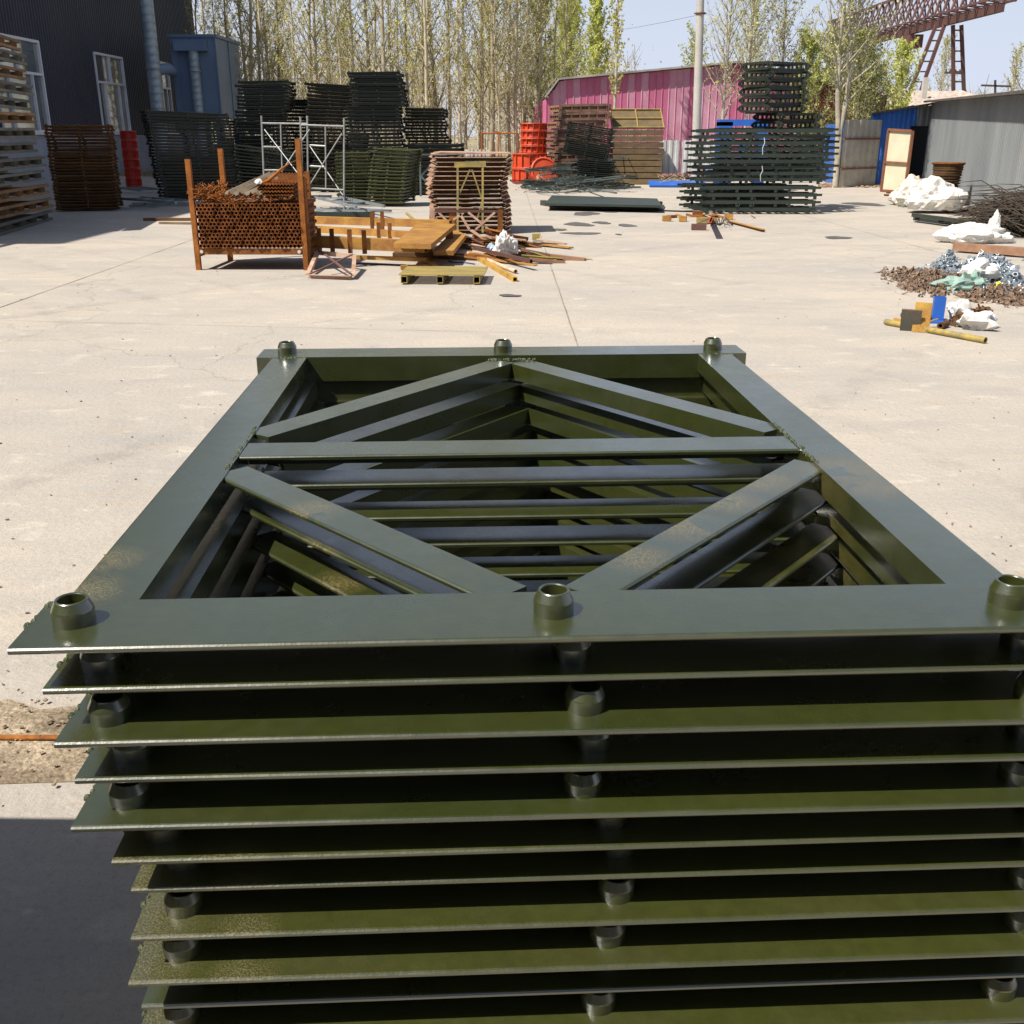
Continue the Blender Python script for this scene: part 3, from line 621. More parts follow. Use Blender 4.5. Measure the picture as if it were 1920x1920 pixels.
# windows: y ranges from pixel columns
def wy(px): # distance Y on wall seen at column px
    dep = WX*F0/(px-960); return (dep-.57)/C_+.0
wins = [(wy(22), wy(106), 1.75, 4.75, 'b'), (wy(203), wy(252), 1.75, 4.75, 'a'), (wy(306), wy(333), 1.75, 4.9, 'a')]
Y0, Y1, ZH = 11.5, 60.3, 15.5
b = MB()
edges = [Y0]
for (a, c, z0, z1, k) in wins: edges += [a, c]
edges.append(Y1)
for j in range(len(edges)-1):
    a, c = edges[j], edges[j+1]
    if j % 2 == 0: corrugated(b, (WX,a), (WX,c), 1.62, ZH, .22, .035, (1,0))
    else:
        z0, z1 = wins[(j-1)//2][2:4]
        corrugated(b, (WX,a), (WX,c), z1, ZH, .22, .035, (1,0)); corrugated(b, (WX,a), (WX,c), 1.62, z0, .22, .035, (1,0))
corrugated(b, (WX,Y1), (WX-25,Y1), 0, ZH, .22, .035, (0,1)); corrugated(b, (WX,Y0), (WX-25,Y0), 0, ZH, .22, .035, (0,-1))
wsb(b, 'wall', DARKWALL)
wsb(MB().box((WX-.02, (Y0+Y1)/2, .81), (.22, Y1-Y0, 1.62)), 'plinth', PLINTH)
wsb(MB().box((WX-12.5, (Y0+Y1)/2, ZH+.1), (25.6, Y1-Y0+.6, .2)), 'roof', ROOFD)
for (a, c, z0, z1, k) in wins:
    mid = (a+c)/2; zm = z0+(z1-z0)*.64
    fb = MB(); ww = .09
    for y in (a, c): fb.box((WX+.03, y, (z0+z1)/2), (.12, ww, z1-z0+.06))
    for z in (z0, zm, z1): fb.box((WX+.032, mid, z), (.12, c-a, ww))
    fb.box((WX+.031, mid, (zm+z1)/2), (.11, .08, z1-zm))
    for y in (a+(c-a)*.26, a+(c-a)*.76): fb.box((WX+.031, y, (z0+zm)/2), (.11, .07, zm-z0))
    fo = wsb(fb, 'window_frame', WFRAME)
    pb = MB(); pb.box((WX-.02, mid, (z0+z1)/2), (.02, c-a, z1-z0)); pb.v = [tuple(Vector(v)-ws_inv) for v in pb.v]; pb.build('pane', GLASS, fo)
    sb = MB(); sb.box((WX+.10, mid, z0-.08), (.30, c-a+.2, .07)); sb.v = [tuple(Vector(v)-ws_inv) for v in sb.v]; sb.build('sill', WFRAME, fo)
def ringduct(x, y, z0, z1, r, seg, m, name, label, parts=None):
    root = empty(name, (x, y, z0), 0, label, 'duct')
    prof = []; z = 0
    while z < z1-z0:
        prof += [(r, z), (r, z+seg*.9), (r+.006, z+seg*.93), (r+.006, z+seg*.98)]; z += seg
    MB().lathe(prof, (0,0,0), 20).build('pipe', m, root)
    b = MB()
    for zz in (1.0, 4.2, 7.5): 
        if zz < z1-z0: b.lathe([(r,zz),(r+.05,zz),(r+.05,zz+.06),(r,zz+.06)], (0,0,0), 20)
    b.build('flange', m, root)
    return root
YD = 46.5
pd = ap(290, 150, YD)
dk = ringduct(pd.x, YD, 0.0, 14.5, .28, .30, DUCT, 'exhaust_duct', 'thick grey blue exhaust duct rising up the dark workshop wall')
# dust collector: box on legs
Yb = 48.5
x0 = ap(326, 150, Yb).x; x1 = ap(411, 150, Yb).x; zb = ap(370, 221, Yb).z; zt = ap(370, 70, Yb).z
bx = empty('dust_collector', ((x0+x1)/2, Yb+2, 0), 0, 'blue grey steel dust collector box raised on legs beside the workshop', 'dust collector')
W_ = x1-x0
MB().box((0, 0, (zb+zt)/2), (W_, 4, zt-zb)).box((0, 0, zt+.06), (W_+.15, 4.15, .12)).build('housing', BOXB, bx)
for xx in (-W_/2+.35, -W_/2+1.0, W_/2-.03): MB().box((xx, -2.03, (zb+zt)/2), (.05, .05, zt-zb)).build('rib', BOXB, bx)
MB().box((W_/2+.02, 0, (zb+zt)/2), (.04, .08, zt-zb)).build('rib', BOXB, bx)
for sx in (-1,1):
    for sy in (-1,1): MB().box((sx*(W_/2-.22), sy*1.7, zb/2), (.34,.34,zb)).build('leg', BOXB, bx)
MB().box((-W_/2+.95, -2.25, zt-.35), (1.35, .5, .42)).build('intake_hood', BOXB, bx)
p2 = ap(367, 150, Yb-.25)
ringduct(p2.x, Yb-.25, 0, zt-.55, .22, .26, DUCT, 'collector_duct', 'slim ringed duct rising into the hood of the dust collector')
tag(MB().path([(pd.x, YD, 4.15), (pd.x+.5, YD+.4, 4.25), (x0-.1, Yb+.3, 4.2), (x0+.1, Yb+.5, 4.2)], .22, 10).build('connecting_duct', BOXB), 'short dark blue duct joining the thick duct to the dust collector', 'duct')

# red stack by the wall and orange forms
def ring_form(name, x, y, z, r, h, m, parent=None, n=24):
    root = empty(name, (x, y, z))
    MB().lathe([(r-.05,0),(r-.05,h)], (0,0,0), n).build('shell', m, root)
    MB().lathe([(r-.05,0),(r,0),(r,.04),(r-.05,.04)], (0,0,0), n).lathe([(r-.05,h-.04),(r,h-.04),(r,h),(r-.05,h)], (0,0,0), n).build('flange', m, root)
    b = MB()
    for k in range(14):
        a = k/14*6.283; b.box((math.cos(a)*(r-.02), math.sin(a)*(r-.02), h/2), (.06, .018, h-.085), a)
    b.build('rib', m, root)
    return root
Yr = 34.5; pr = gp(252, 326+22); pr = ap(251, 300, Yr)
first = None
for i in range(6):
    o = ring_form('column_form', 0, 0, 0, .25, .29, REDP) if first is None else copytree(first); first = first or o
    o.location = (ap(246,300,36).x, 36, i*.295); o.rotation_euler = (0,0,i*.3)
    tag(o, 'dark red round column form, %s of the stack at the workshop wall' % ordn(5-i), 'formwork ring', 'red forms stacked at the workshop wall')
Yo = 38.2
first = None
for i in range(4):
    o = ring_form('column_form', 0, 0, 0, .47, .245, ORANGE) if first is None else copytree(first); first = first or o
    o.location = (ap(1001,300,Yo+.6).x, Yo+.6, 1.03+i*.25); o.rotation_euler = (0,0,i*.5)
    tag(o, 'orange round column form, %s of the narrow rings on the wide one' % ordn(3-i), 'formwork ring', 'orange ring forms by the grove')
first = None
for i in range(2):
    o = ring_form('wide_column_form', 0, 0, 0, .62, .50, ORANGE, n=28) if first is None else copytree(first); first = first or o
    o.location = (ap(993,320,Yo+.4).x, Yo+.3, .02+i*.505); o.rotation_euler = (0,0,i*.2)
    tag(o, 'wide orange round form, %s of two under the narrow rings' % ('upper' if i else 'lower'), 'formwork ring', 'wide orange forms by the grove')
c = ap(1020, 324, 37.0)
root = empty('round_end_plate', (c.x, 37.0, .46), 0, 'orange round end plate with rim bolts leaning against the orange forms', 'formwork plate')
root.rotation_euler = (rad(72), 0, rad(18))
MB().lathe([(.0001,.02),(.43,.02)], (0,0,0), 30, False).lathe([(.43,-.02),(.0001,-.02)], (0,0,0), 30, False).build('disc', ORANGE, root)
MB().lathe([(.43,.05),(.48,.05),(.48,-.05),(.43,-.05),(.43,.05)], (0,0,0), 30).build('rim', ORANGE, root)
b = MB()
for k in range(18): a = k/18*6.283; b.box((math.cos(a)*.50, math.sin(a)*.50, 0), (.06,.025,.09), a)
b.build('lug', ORANGE, root)

# ------------------------------------------------------------------ scaffold tower
sc = empty('scaffold_tower', (0,0,0), 0, 'galvanised scaffold frames with crossed braces standing in front of the dark stacks', 'scaffold')
Ya, Yb2 = 25.2, 24.3
def pip(name, segs, r=.021):
    for p, q in segs: MB().tube(p, q, r, n=8).build(name, GALV, sc)
A = ap
pip('standard', [(A(490,217,Ya),A(497,388,Ya)),(A(563,219,Yb2),A(569,395,Yb2)),(A(576,217,Ya),A(578,388,Ya)),(A(645,221,Yb2),A(645,397,Yb2))])
pip('ledger', [(A(491,231,Ya),A(576,232,Ya)),(A(564,234,Yb2),A(645,237,Yb2)),(A(494,275,Ya),A(527,276,Ya)),(A(580,272,Yb2+.1),A(610,274,Yb2)),(A(496,319,Ya),A(530,319,Ya)),(A(580,311,Yb2+.1),A(611,313,Yb2)),(A(567,352,Yb2),A(645,356,Yb2))], .019)
pip('inner_post', [(A(526,232,Ya),A(529,320,Ya)),(A(610,236,Yb2),A(611,355,Yb2))], .016)
pip('cross_brace', [(A(496,243,Ya-.03),A(566,335,Yb2+.05)),(A(580,243,Ya-.1),A(528,322,Yb2)),(A(641,250,Yb2-.03),A(577,352,Yb2-.03)),(A(579,271,Ya-.2),A(643,366,Yb2-.05))], .013)

# ------------------------------------------------------------------ pipe cage
cg0 = gp(371, 503); cg1 = gp(573, 508)
cy = 13.55; cxm = (A(371,500,cy).x+A(576,500,cy).x)/2; Wc = 1.40; Dc = 1.05
cage = empty('pipe_rack', (cxm, cy, 0), rad(-1.0), 'rusty four post steel rack filled with scaffold pipes', 'rack')
def post(name, x, y, h, m=RUST, lx=0): MB().sqtube((x+lx, y, h), (x, y, 0), .062, .062, .005, up=(0,1,0)).build(name, m, cage)
post('post', -Wc/2, 0, 1.36, RUSTO); post('post', Wc/2, 0, 1.60, RUSTO); post('post', -Wc/2+.12, Dc, 1.47, RUSTO); post('post', Wc/2-.13, Dc, 1.18, RUSTO)
MB().bar((-Wc/2+.032,-.01,.235),(Wc/2-.032,-.01,.235),.05,.075).build('front_beam', RUST, cage)
MB().bar((-Wc/2+.032,Dc,.235),(Wc/2-.032,Dc,.235),.05,.075).build('rear_beam', RUST, cage)
for sx in (-1,1): MB().bar((sx*(Wc/2-.01),.032,.20),(sx*(Wc/2-.01),Dc-.032,.20),.06,.06).build('side_beam', RUST, cage)
MB().box((Wc/2+.036, .10, .62), (.010,.14,1.0)).build('side_plate', RUST, cage)
MB().tube((-Wc/2+.07,-.037,.235),(-Wc/2+.07,-.05,.235),.022,n=12).tube((Wc/2-.07,-.037,.235),(Wc/2-.07,-.05,.235),.022,n=12).build('bolt_cap', PATCH, cage)
pm = MB().hollow((0,-.02,0),(0,Dc+.05,0),.0262,.0195,12)
MP = mat('pipe_rust', (.28,.10,.028), (.14,.05,.018), rough=.85, nscale=9, fine=.3, spec=.2, rand=.25)
pobj = None
for row in range(12):
    for col in range(25):
        o = pm.build('scaffold_pipe', MP) if pobj is None else pobj.copy()
        if pobj is not None: C.objects.link(o)
        pobj = pobj or o
        lx = -Wc/2+.066+col*.0525+(.026 if row % 2 else 0); 
        o.location = (cxm+lx, cy-.03-.0*row+R.uniform(-.015,.012), .305+row*.0455)
        tag(o, 'rusty scaffold pipe in the rack, %s row, %s from the left' % ((ordn(11-row)+(' from top' if row != 11 else '')), 'first' if col == 0 else ordn(col)), 'pipe', 'scaffold pipes filling the rack')
# clips piled on the pipes
b = MB(); r = random.Random(8)
for k in range(190):
    x = cxm+r.choice([r.uniform(-.64,-.32), r.uniform(-.64,-.32), r.uniform(-.5,.62)]); y = cy+r.uniform(-.05,.5); z = .86+r.uniform(0,.15 if x < cxm-.3 else .03)
    a = r.random()*6.28; t = r.uniform(-.8,.8); d = Vector((math.cos(a)*math.cos(t), math.sin(a)*math.cos(t), math.sin(t)))
    p = Vector((x,y,z)); q = p+d*.11; b.path([p, q, q+Vector((0,0,.03)).lerp(d.orthogonal()*.04,.5), q+d*.02-d.orthogonal()*.03, p+d*.06], .006, 4)
o = b.build('wedge_clips', RUSTO); o['kind'] = 'stuff'
# angle bars on top
for k in range(7):
    b = MB(); x = -.27+k*.066
    b.extr([(-.033,-.03),(0,.008),(.033,-.03),(.028,-.034),(0,-.002),(-.028,-.034)], (0,0,0), Vector((.34,.62,.20))*R.uniform(.75,1.1)); x += R.uniform(-.01,.01)
    o = b.build('angle_bar', mat('tan_angle_steel', (.34,.26,.17), (.18,.14,.10), rough=.6, nscale=5, rand=.3)); o.location = (cxm+x, cy-.05+R.uniform(-.03,.03), .955+.022*(k % 2)); o.rotation_euler = (0,0,rad(R.uniform(-7,7)))
    tag(o, 'grey brown angle bar lying on the rack pipes, %s' % ('first from the left' if k == 0 else ordn(k)+' from the left'), 'angle bar', 'angle bars tossed on the rack')
for lay in range(4):
    for half in range(1):
        b = MB()
        for k in range(11):
            x = -.21+k*.042
            b.extr([(-.021,-.012),(0,.012),(.021,-.012),(.017,-.014),(0,.005),(-.017,-.014)], (x,0,0), (x+.05,.75,.02+.03*lay))
        o = b.build('angle_bundle', RUSTO if lay % 2 else RUST); o.location = (cxm+.36, cy-.01+lay*.02, .93+lay*.042); o.rotation_euler = (0,0,rad(-2+lay))
        tag(o, 'layer of nested rusty angle bars on the right of the rack, %s layer' % ordn(3-lay), 'angle bar bundle', 'nested angle layers on the rack')
tag(MB().path([A(488,345,13.8), A(505,338,13.7), A(528,317,13.6), A(545,305,13.7), A(568,296,13.9)], [.02,.025,.02,.006,.004], 5).build('bent_bar', RUSTO), 'bent rusty strip sticking up over the rack pipes', 'metal strip')

def crumple(name, c, size, seed, m, label, cat, freq=2.2, amp=.35, sub=4, flat=.35, rz=0, parent=None):
    import bmesh
    bm = bmesh.new(); bmesh.ops.create_icosphere(bm, subdivisions=min(sub,4)-(1 if max(size) < .35 else 0), radius=1); rj = random.Random(seed)
    off = Vector((seed*3.7, seed*1.3, seed*7.1))
    for v in bm.verts:
        n = v.co.normalized()
        m_ = Vector((n.x, n.y, n.z*.35)); d = 1+amp*.8*noise.noise(n*freq*.8+off)-amp*.6*abs(noise.noise(n*freq*1.6+off))-amp*.5*abs(noise.noise(m_*freq*2.8+off))-amp*.16*abs(noise.noise(m_*freq*7+off))
        d *= 1+rj.uniform(-.03,.03); p = n*d
        if p.z < -flat: p.z = -flat
        v.co = Vector((p.x*size[0], p.y*size[1], (p.z+flat)*size[2]/(1+flat)))
    me = bpy.data.meshes.new(name); bm.to_mesh(me); bm.free(); me.materials.append(m); me.polygons.foreach_set('use_smooth', [False]*len(me.polygons))
    o = bpy.data.objects.new(name, me); C.objects.link(o); o.location = c; o.rotation_euler = (0,0,rz)
    if parent: o.parent = parent
    elif label: tag(o, label, cat)
    return o
crumple('paper_scrap', A(485,340,13.6)-Vector((0,0,.03)), (.05,.04,.07), 3, SACK, 'small white crumpled paper stuck among the rack angle bars', 'paper', amp=.5, sub=3)

# ------------------------------------------------------------------ yellow beams and plates
def gbeam(name, a, c, w, h, m, label, z=None, cat='beam', lugs=(), grp=None):
    p = gp(*a, h/2 if z is None else z); q = gp(*c, h/2 if z is None else z)
    root = empty(name, ((p+q)/2)-Vector((0,0,(h/2 if z is None else z))), 0, label, cat, grp); o = Vector(root.location)
    MB().sqtube(p-o, q-o, w, h, .006).build('beam_body', m, root)
    for t in lugs:
        l = p.lerp(q, t)-o; MB().box(l+Vector((0,-w/2-.014,.03)), (.06,.016,h+.16)).build('lug', RUST, root)
    return root
gbeam('yellow_beam', (570,412), (845,420), .12, .12, YRUST, 'yellow rust square beam, the farthest of the three by the pipe rack', z=.30, lugs=(.48,.55), grp='yellow beams beside the pipe rack')
gbeam('yellow_beam', (570,428), (770,440), .10, .10, YRUST, 'yellow rust square beam, middle one of the three by the pipe rack', z=.22, lugs=(.72,.82), grp='yellow beams beside the pipe rack')
gbeam('yellow_beam', (575,452), (800,462), .14, .15, YRUST, 'thick yellow rust beam nearest of the three, with upright lugs', z=.28, lugs=(.12,.23,.38,.5), grp='yellow beams beside the pipe rack')
def quadplate(name, pts, z, t, m, label, cat, parent=None):
    P = [gp(x, y, z) for x, y in pts]; n = len(P)
    vs = P+[p-Vector((0,0,t)) for p in P]
    b = MB().add(vs, [tuple(range(n)), tuple(range(n, 2*n))[::-1]]+[(i, (i+1) % n, n+(i+1) % n, n+i) for i in range(n)])
    o = b.build(name, m, parent)
    if not parent: tag(o, label, cat)
    return clean(o)
ypl = empty('yellow_platform', (0,0,0), 0, 'flat yellow rust steel platform resting on yellow beams', 'platform')
quadplate('deck', [(738,456),(808,458),(854,420),(786,417)], .36, .06, YRUST, '', '', ypl)
for (x, y, h_) in [(803,474,.36),(843,473,.30),(776,472,.22),(849,446,.42)]:
    p = gp(x, y); MB().sqtube((p.x,p.y,0), (p.x,p.y,h_), .11, .07, .01, up=(0,1,0)).build('post', RUST, ypl)
quadplate('low_deck', [(812,470),(850,470),(874,440),(852,430)], .20, .06, YRUST, '', '', ypl)
MB().box(gp(775,478,.06), (.55,.3,.08)).build('foot_beam', RUSTD, ypl)
gbeam('yellow_strip', (660,482), (800,487), .05, .05, YRUST, 'long thin yellow rust bar lying beside the braced square frame', z=.10)
gbeam('yellow_offcut', (800,487), (817,503), .07, .06, YRUST, 'short yellow offcut lying behind the yellow pallet, angled towards it')
gbeam('yellow_offcut', (752,502), (803,500), .06, .06, YRUST, 'short yellow offcut lying straight across behind the yellow pallet')
gbeam('thin_rod', (660,494), (760,497), .02, .02, RUSTB, 'thin dark rod on the concrete right of the braced square frame', cat='rod')
gbeam('timber_strip', (762,400), (783,418), .05, .04, YOLD, 'small pale yellow strip on the concrete beyond the yellow beams', cat='strip')
gbeam('yellow_tube', (879,474), (966,524), .055, .055, YELL, 'bright yellow square tube lying diagonally in front of the scrap heap', cat='tube')
o = MB().hollow(gp(900,482,.03), gp(967,509,.03), .026, .021, 12).build('brown_pipe', RUSTP); tag(o, 'pale brown round pipe next to the bright yellow tube', 'pipe')
# braced square frame
sq = empty('braced_square_frame', (0,0,0), 0, 'pinkish brown square frame with crossed braces lying by the pipe rack', 'frame')
P4 = [gp(580,514,.05), gp(658,517,.05), gp(661,477,.20), gp(598,471,.20)]
for i in range(4): MB().angle(P4[i], P4[(i+1) % 4], .05,.05,.006).build('side', RUSTP, sq)
MB().bar(P4[0],P4[2],.03,.012).build('brace', RUSTB, sq); MB().bar(P4[1]+Vector((0,0,.02)),P4[3]+Vector((0,0,.02)),.03,.012).build('brace', RUSTB, sq)
# yellow pallet
yp = empty('yellow_pallet', gp(829,533), rad(-2), 'low worn yellow slatted steel pallet on three square tubes', 'pallet')
for k in range(9): MB().box((0, .0+k*.088-.02, .115+(.0 if k else -.0)), (1.0, .070, .014), 0, rad(0)).build('slat', YOLD, yp)
for x in (-.44,-.02,.41): MB().sqtube((x,-.06,.058),(x,.72,.058),.075,.08,.006).build('bearer', YOLD, yp)
MB().box((0,.69,.06),(.9,.02,.06)).build('back_bar', YOLD, yp)
# scrap heap
def scrapset(name, n, cen, spread, mats_, label, cat, seed, lr=(.25,.7), zmax=.3, wr=(.04,.09), hr=(.03,.06), grp=None, words=None, ang=None):
    r = random.Random(seed)
    for k in range(n):
        l = r.uniform(*lr); a = (r.uniform(*ang) if ang else r.uniform(-.9,.9)); x = cen[0]+r.gauss(0,spread[0]); y = cen[1]+r.gauss(0,spread[1])
        dd = math.hypot((x-cen[0])/max(.01,spread[0]*1.6), (y-cen[1])/max(.01,spread[1]*1.6)); z = max(.03, zmax*(1-dd)*r.uniform(.5,1))
        d = Vector((math.cos(a), math.sin(a), 0))*l/2; tz = min(z*.8, r.uniform(0,.10)); p = Vector((x,y,z))
        b = MB(); kind = k % 3; w, h = r.uniform(*wr), r.uniform(*hr)
        q0 = p-d+Vector((0,0,tz)); q1 = p+d-Vector((0,0,tz))
        if kind == 0: b.sqtube(q0, q1, w, h, .006)
        elif kind == 1: b.angle(q0, q1, w, h, .008)
        else: b.bar(q0, q1, w*1.4, .015)
        m = mats_[k % len(mats_)]
        o = b.build(name, m); tag(o, label+' '+words[k % len(words)] if words else label, cat, grp)
scrapset('scrap_piece', 44, gp(925,462).to_tuple()[:2], (.38,.42), [RUST,RUSTB,YRUST,RUSTD,RUSTO,RUSTP], 'rusty offcut in the scrap heap before the channel frame stack', 'scrap metal', 4, zmax=.30, grp='offcuts in the middle scrap heap')
scrapset('scrap_plank', 16, gp(1005,488).to_tuple()[:2], (.22,.16), [BROWNW,YOLD,RUSTB], 'brown strip at the right foot of the middle scrap heap', 'scrap metal', 5, zmax=.12, lr=(.3,.6), grp='strips at the right of the scrap heap', ang=(-.3,.2))
scrapset('scrap_strip', 12, gp(915,487).to_tuple()[:2], (.28,.18), [RUST,RUSTP,YRUST], 'long strip sloping out of the front of the middle scrap heap', 'scrap metal', 6, zmax=.10, lr=(.6,1.1), grp='strips at the front of the scrap heap', ang=(-.9,-.4))
gbeam('red_tube', (890,465), (996,490), .045, .045, RUSTB, 'reddish thin tube lying across the middle scrap heap', z=.12, cat='tube')
crumple('plastic_bag', gp(948,478,.08), (.19,.17,.36), 12, SACK, 'crumpled white plastic bag on the middle scrap heap', 'bag', amp=.7, freq=1.6)
crumple('blue_rag', gp(922,468,.12), (.08,.06,.10), 5, mat('pale_blue_rag', (.35,.45,.6), rough=.8), 'small pale blue rag beside the white bag in the scrap', 'rag', amp=.6, sub=3)
tag(MB().sqtube(gp(998,444,.07), gp(1012,444,.07), .12,.10,.012).build('square_offcut', YOLD), 'lone square tube offcut on the joint line right of the scrap', 'tube offcut')
tag(MB().path([gp(842,489,.01),gp(850,492,.01),gp(870,492,.01),gp(890,495,.01)], .008, 5).build('wire_loop', WIRE), 'dark wire loop on the concrete in front of the yellow platform', 'wire')

# ------------------------------------------------------------------ right-middle group
def thick_frame(n_, m):
    root = empty('perforated_truss')
    for y in (-.62,.62):
        b = MB(); b.bar((-.78,y,.10),(.78,y,.10),.10,.045); b.bar((-.78,y,.0),(.78,y,.0),.10,.045); b.build('chord', m, root)
        b = MB()
        for x in (-.76,-.45,-.15,.15,.45,.76): b.box((x,y,.05),(.05,.09,.055))
        b.box((0,y*.97,.05),(1.5,.02,.14)); b.build('web', m, root)
    for x in (-.86,.86):
        b = MB(); b.bar((x,-.72,.09),(x,.72,.09),.12,.04); b.bar((x,-.72,.01),(x,.72,.01),.12,.04)
        for y in (-.7,-.35,0,.35,.7): b.box((x,y,.05),(.10,.06,.04))
        b.build('end_beam', m, root)
    return root
TFM = mat('rusty_brown_steel', (.27,.15,.095), (.15,.08,.05), rough=.75, nscale=3, fine=.2, rand=.25)
tf = None
for i in range(10):
    o = thick_frame(0, TFM) if tf is None else copytree(tf); tf = tf or o
    t = i/9; o.location = (A(1078,300,37.2).x+.24*t-.05+R.uniform(-.05,.05), 38.0, .05+i*.262); o.rotation_euler = (0,rad(-1.2),rad(10+R.uniform(-2,2))); o.scale = (1,1,1.75)
    tag(o, 'red brown beam frame, %s of the stack before the pink shed' % ordn(9-i), 'beam frame', 'red brown beam frames before the pink shed')
def stack2(n, x, y, z0, pitch, rz, m, descr, W, L, h, lean, tilt, seed, nm='small_truss', grp=None):
    r = random.Random(seed); pr = frame_mesh(nm, W, L, h, m)
    for i in range(n):
        o = pr if i == 0 else pr.copy()
        if i: C.objects.link(o)
        t = i/max(1,n-1); o.location = (x+lean*t+r.uniform(-.02,.02), y+r.uniform(-.02,.02), z0+i*pitch); o.rotation_euler = (tilt[0], tilt[1], rz+rad(r.uniform(-1.5,1.5)))
        tag(o, '%s frame %s' % (ordn(n-1-i), descr), 'steel frame', grp)
stack2(17, A(1098,300,35.0).x, 35.2, .95, .058, rad(-6), DARKG, 'in the tilted black pile leaning on the red brown stack', 1.35, 1.2, .045, .15, (0,rad(9)), 31, grp='black frames tilted on the heap')
stack2(12, A(1118,330,34.6).x, 34.9, .15, .062, rad(-4), DARKG, 'in the low black pile under the tilted one', 1.1, 1.2, .045, .0, (0,rad(4)), 32, grp='black frames low in the heap')
# brown formwork panels
bp_ = None
Yp = 37.6; xl = A(1145,340,Yp).x; xr = A(1240,340,Yp).x; Wp = xr-xl
for i in range(9):
    if bp_ is None:
        root = empty('formwork_sheet'); 
        MB().box((0,0,.085), (Wp,1.6,.01)).build('face_sheet', BROWNP, root)
        b = MB()
        for y in (-.8,.8): b.box((0,y,.085), (Wp,.02,.17))
        for x in (-Wp/2,Wp/2): b.box((x,0,.085), (.02,1.6,.17))
        b.build('rim', BROWNP, root); bp_ = root; o = root
    else: o = copytree(bp_)
    o.location = ((xl+xr)/2+R.uniform(-.04,.04), Yp+.8, .02+i*.20); o.rotation_euler = (0,0,rad(R.uniform(-.8,.8)))
    tag(o, 'brown formwork panel, %s flat one of the stack at the pink shed' % ordn(8-i), 'formwork panel', 'flat brown formwork panels')
root = empty('ribbed_formwork_sheet', ((xl+xr)/2, Yp+.05, 1.83), 0, 'ochre ribbed panel tilted towards the yard on top of the brown panels', 'formwork panel'); root.rotation_euler = (rad(30),0,0)
MB().box((0,.6,0), (Wp+.05,1.2,.012)).build('face_sheet', BROWNP, root)
for y in (0,.6,1.2): MB().box((0,y,.035), (Wp+.07,.03,.07)).build('rib', YOLD, root)
for x in (-Wp/2,0,Wp/2): MB().box((x,.6,.035), (.03,1.2,.066)).build('rib', YOLD, root)
# heap of bent truss pieces
r = random.Random(40)
for k in range(60):
    base = gp(r.uniform(1005,1150), r.uniform(345,362)); cx, cy2 = base.x, base.y
    hgt = max(.05, (1.25 if base.y > 34.5 else .45)*r.random()*(1-abs((cx-2.4))/2.6)); L = r.uniform(.8,1.7); a = r.uniform(-.35,.45); tz = r.uniform(-.08,.16)
    d = Vector((math.cos(a), math.sin(a)*.8, tz)).normalized(); s = Vector((-math.sin(a), math.cos(a), .15)); p = Vector((cx,cy2,hgt+.05)); p.z = max(p.z, abs(tz)*L/2+.03)
    b = MB(); b.bar(p-d*L/2, p+d*L/2, .035,.03); b.bar(p-d*L/2+s*.3, p+d*L/2+s*.3, .035,.03)
    for j in range(5):
        t = -.5+j/4; t2 = t+.2*(1 if j % 2 else -1) if j < 4 else t
        b.bar(p+d*L*t, p+d*L*max(-.5,min(.5,t2))+s*.3, .028,.02)
    tag(b.build('scrap_truss', [HEAPG,DARKG,TRUSSG,HEAPG][k % 4]), 'bent grey green truss piece in the heap beside the orange forms', 'truss', 'bent truss pieces heaped by the orange forms')
for k, (x, y, X2, Y2) in enumerate([(1005,360,1085,345),(1010,362,1120,358),(1060,362,1150,340),(1080,350,1155,362),(1000,352,1040,348)]):
    p = gp(x, y, .03); q = gp(X2, Y2, .25); tag(MB().bar(p, q, .07, .03).build('grey_flat_bar', HEAPG), 'long grey flat bar sloping at the front of the truss heap', 'bar', 'flat bars before the truss heap')
tag(MB().bar(A(1007,330,36.4),A(1026,324,36.4),.07,.03,(0,-1,0)).bar(A(1007,330,36.4),A(1013,350,36.3),.07,.03,(0,-1,0)).bar(A(1025,340,36.4),A(1013,330,36.4),.05,.03,(0,-1,0)).build('bent_bracket', RUSTP), 'bent pale bracket leaning on the orange end plate', 'bracket')
# flat green beam deck on ground
gd = empty('beam_deck', (0,0,0), 0, 'long flat dark green beam deck lying on the concrete in mid yard', 'beam deck')
quadplate('top_plate', [(1022,381),(1240,385),(1232,372),(1035,366)], .17, .05, TRUSSG, '', '', gd)
quadplate('base_plate', [(1030,387),(1243,391),(1246,384),(1040,380)], .05, .05, TRUSSG, '', '', gd)
for k in range(9):
    p = gp(1036+k*25.5, 386.2+k*.3, .0); MB().box((p.x,p.y+.15,.09),(.07,.16,.07)).build('web_post', TRUSSG, gd)
tag(MB().sqtube(gp(1017,380,.06),gp(1036,383,.06),.12,.12,.01).build('short_green_tube', TRUSSG), 'short green square tube at the left end of the beam deck', 'tube')
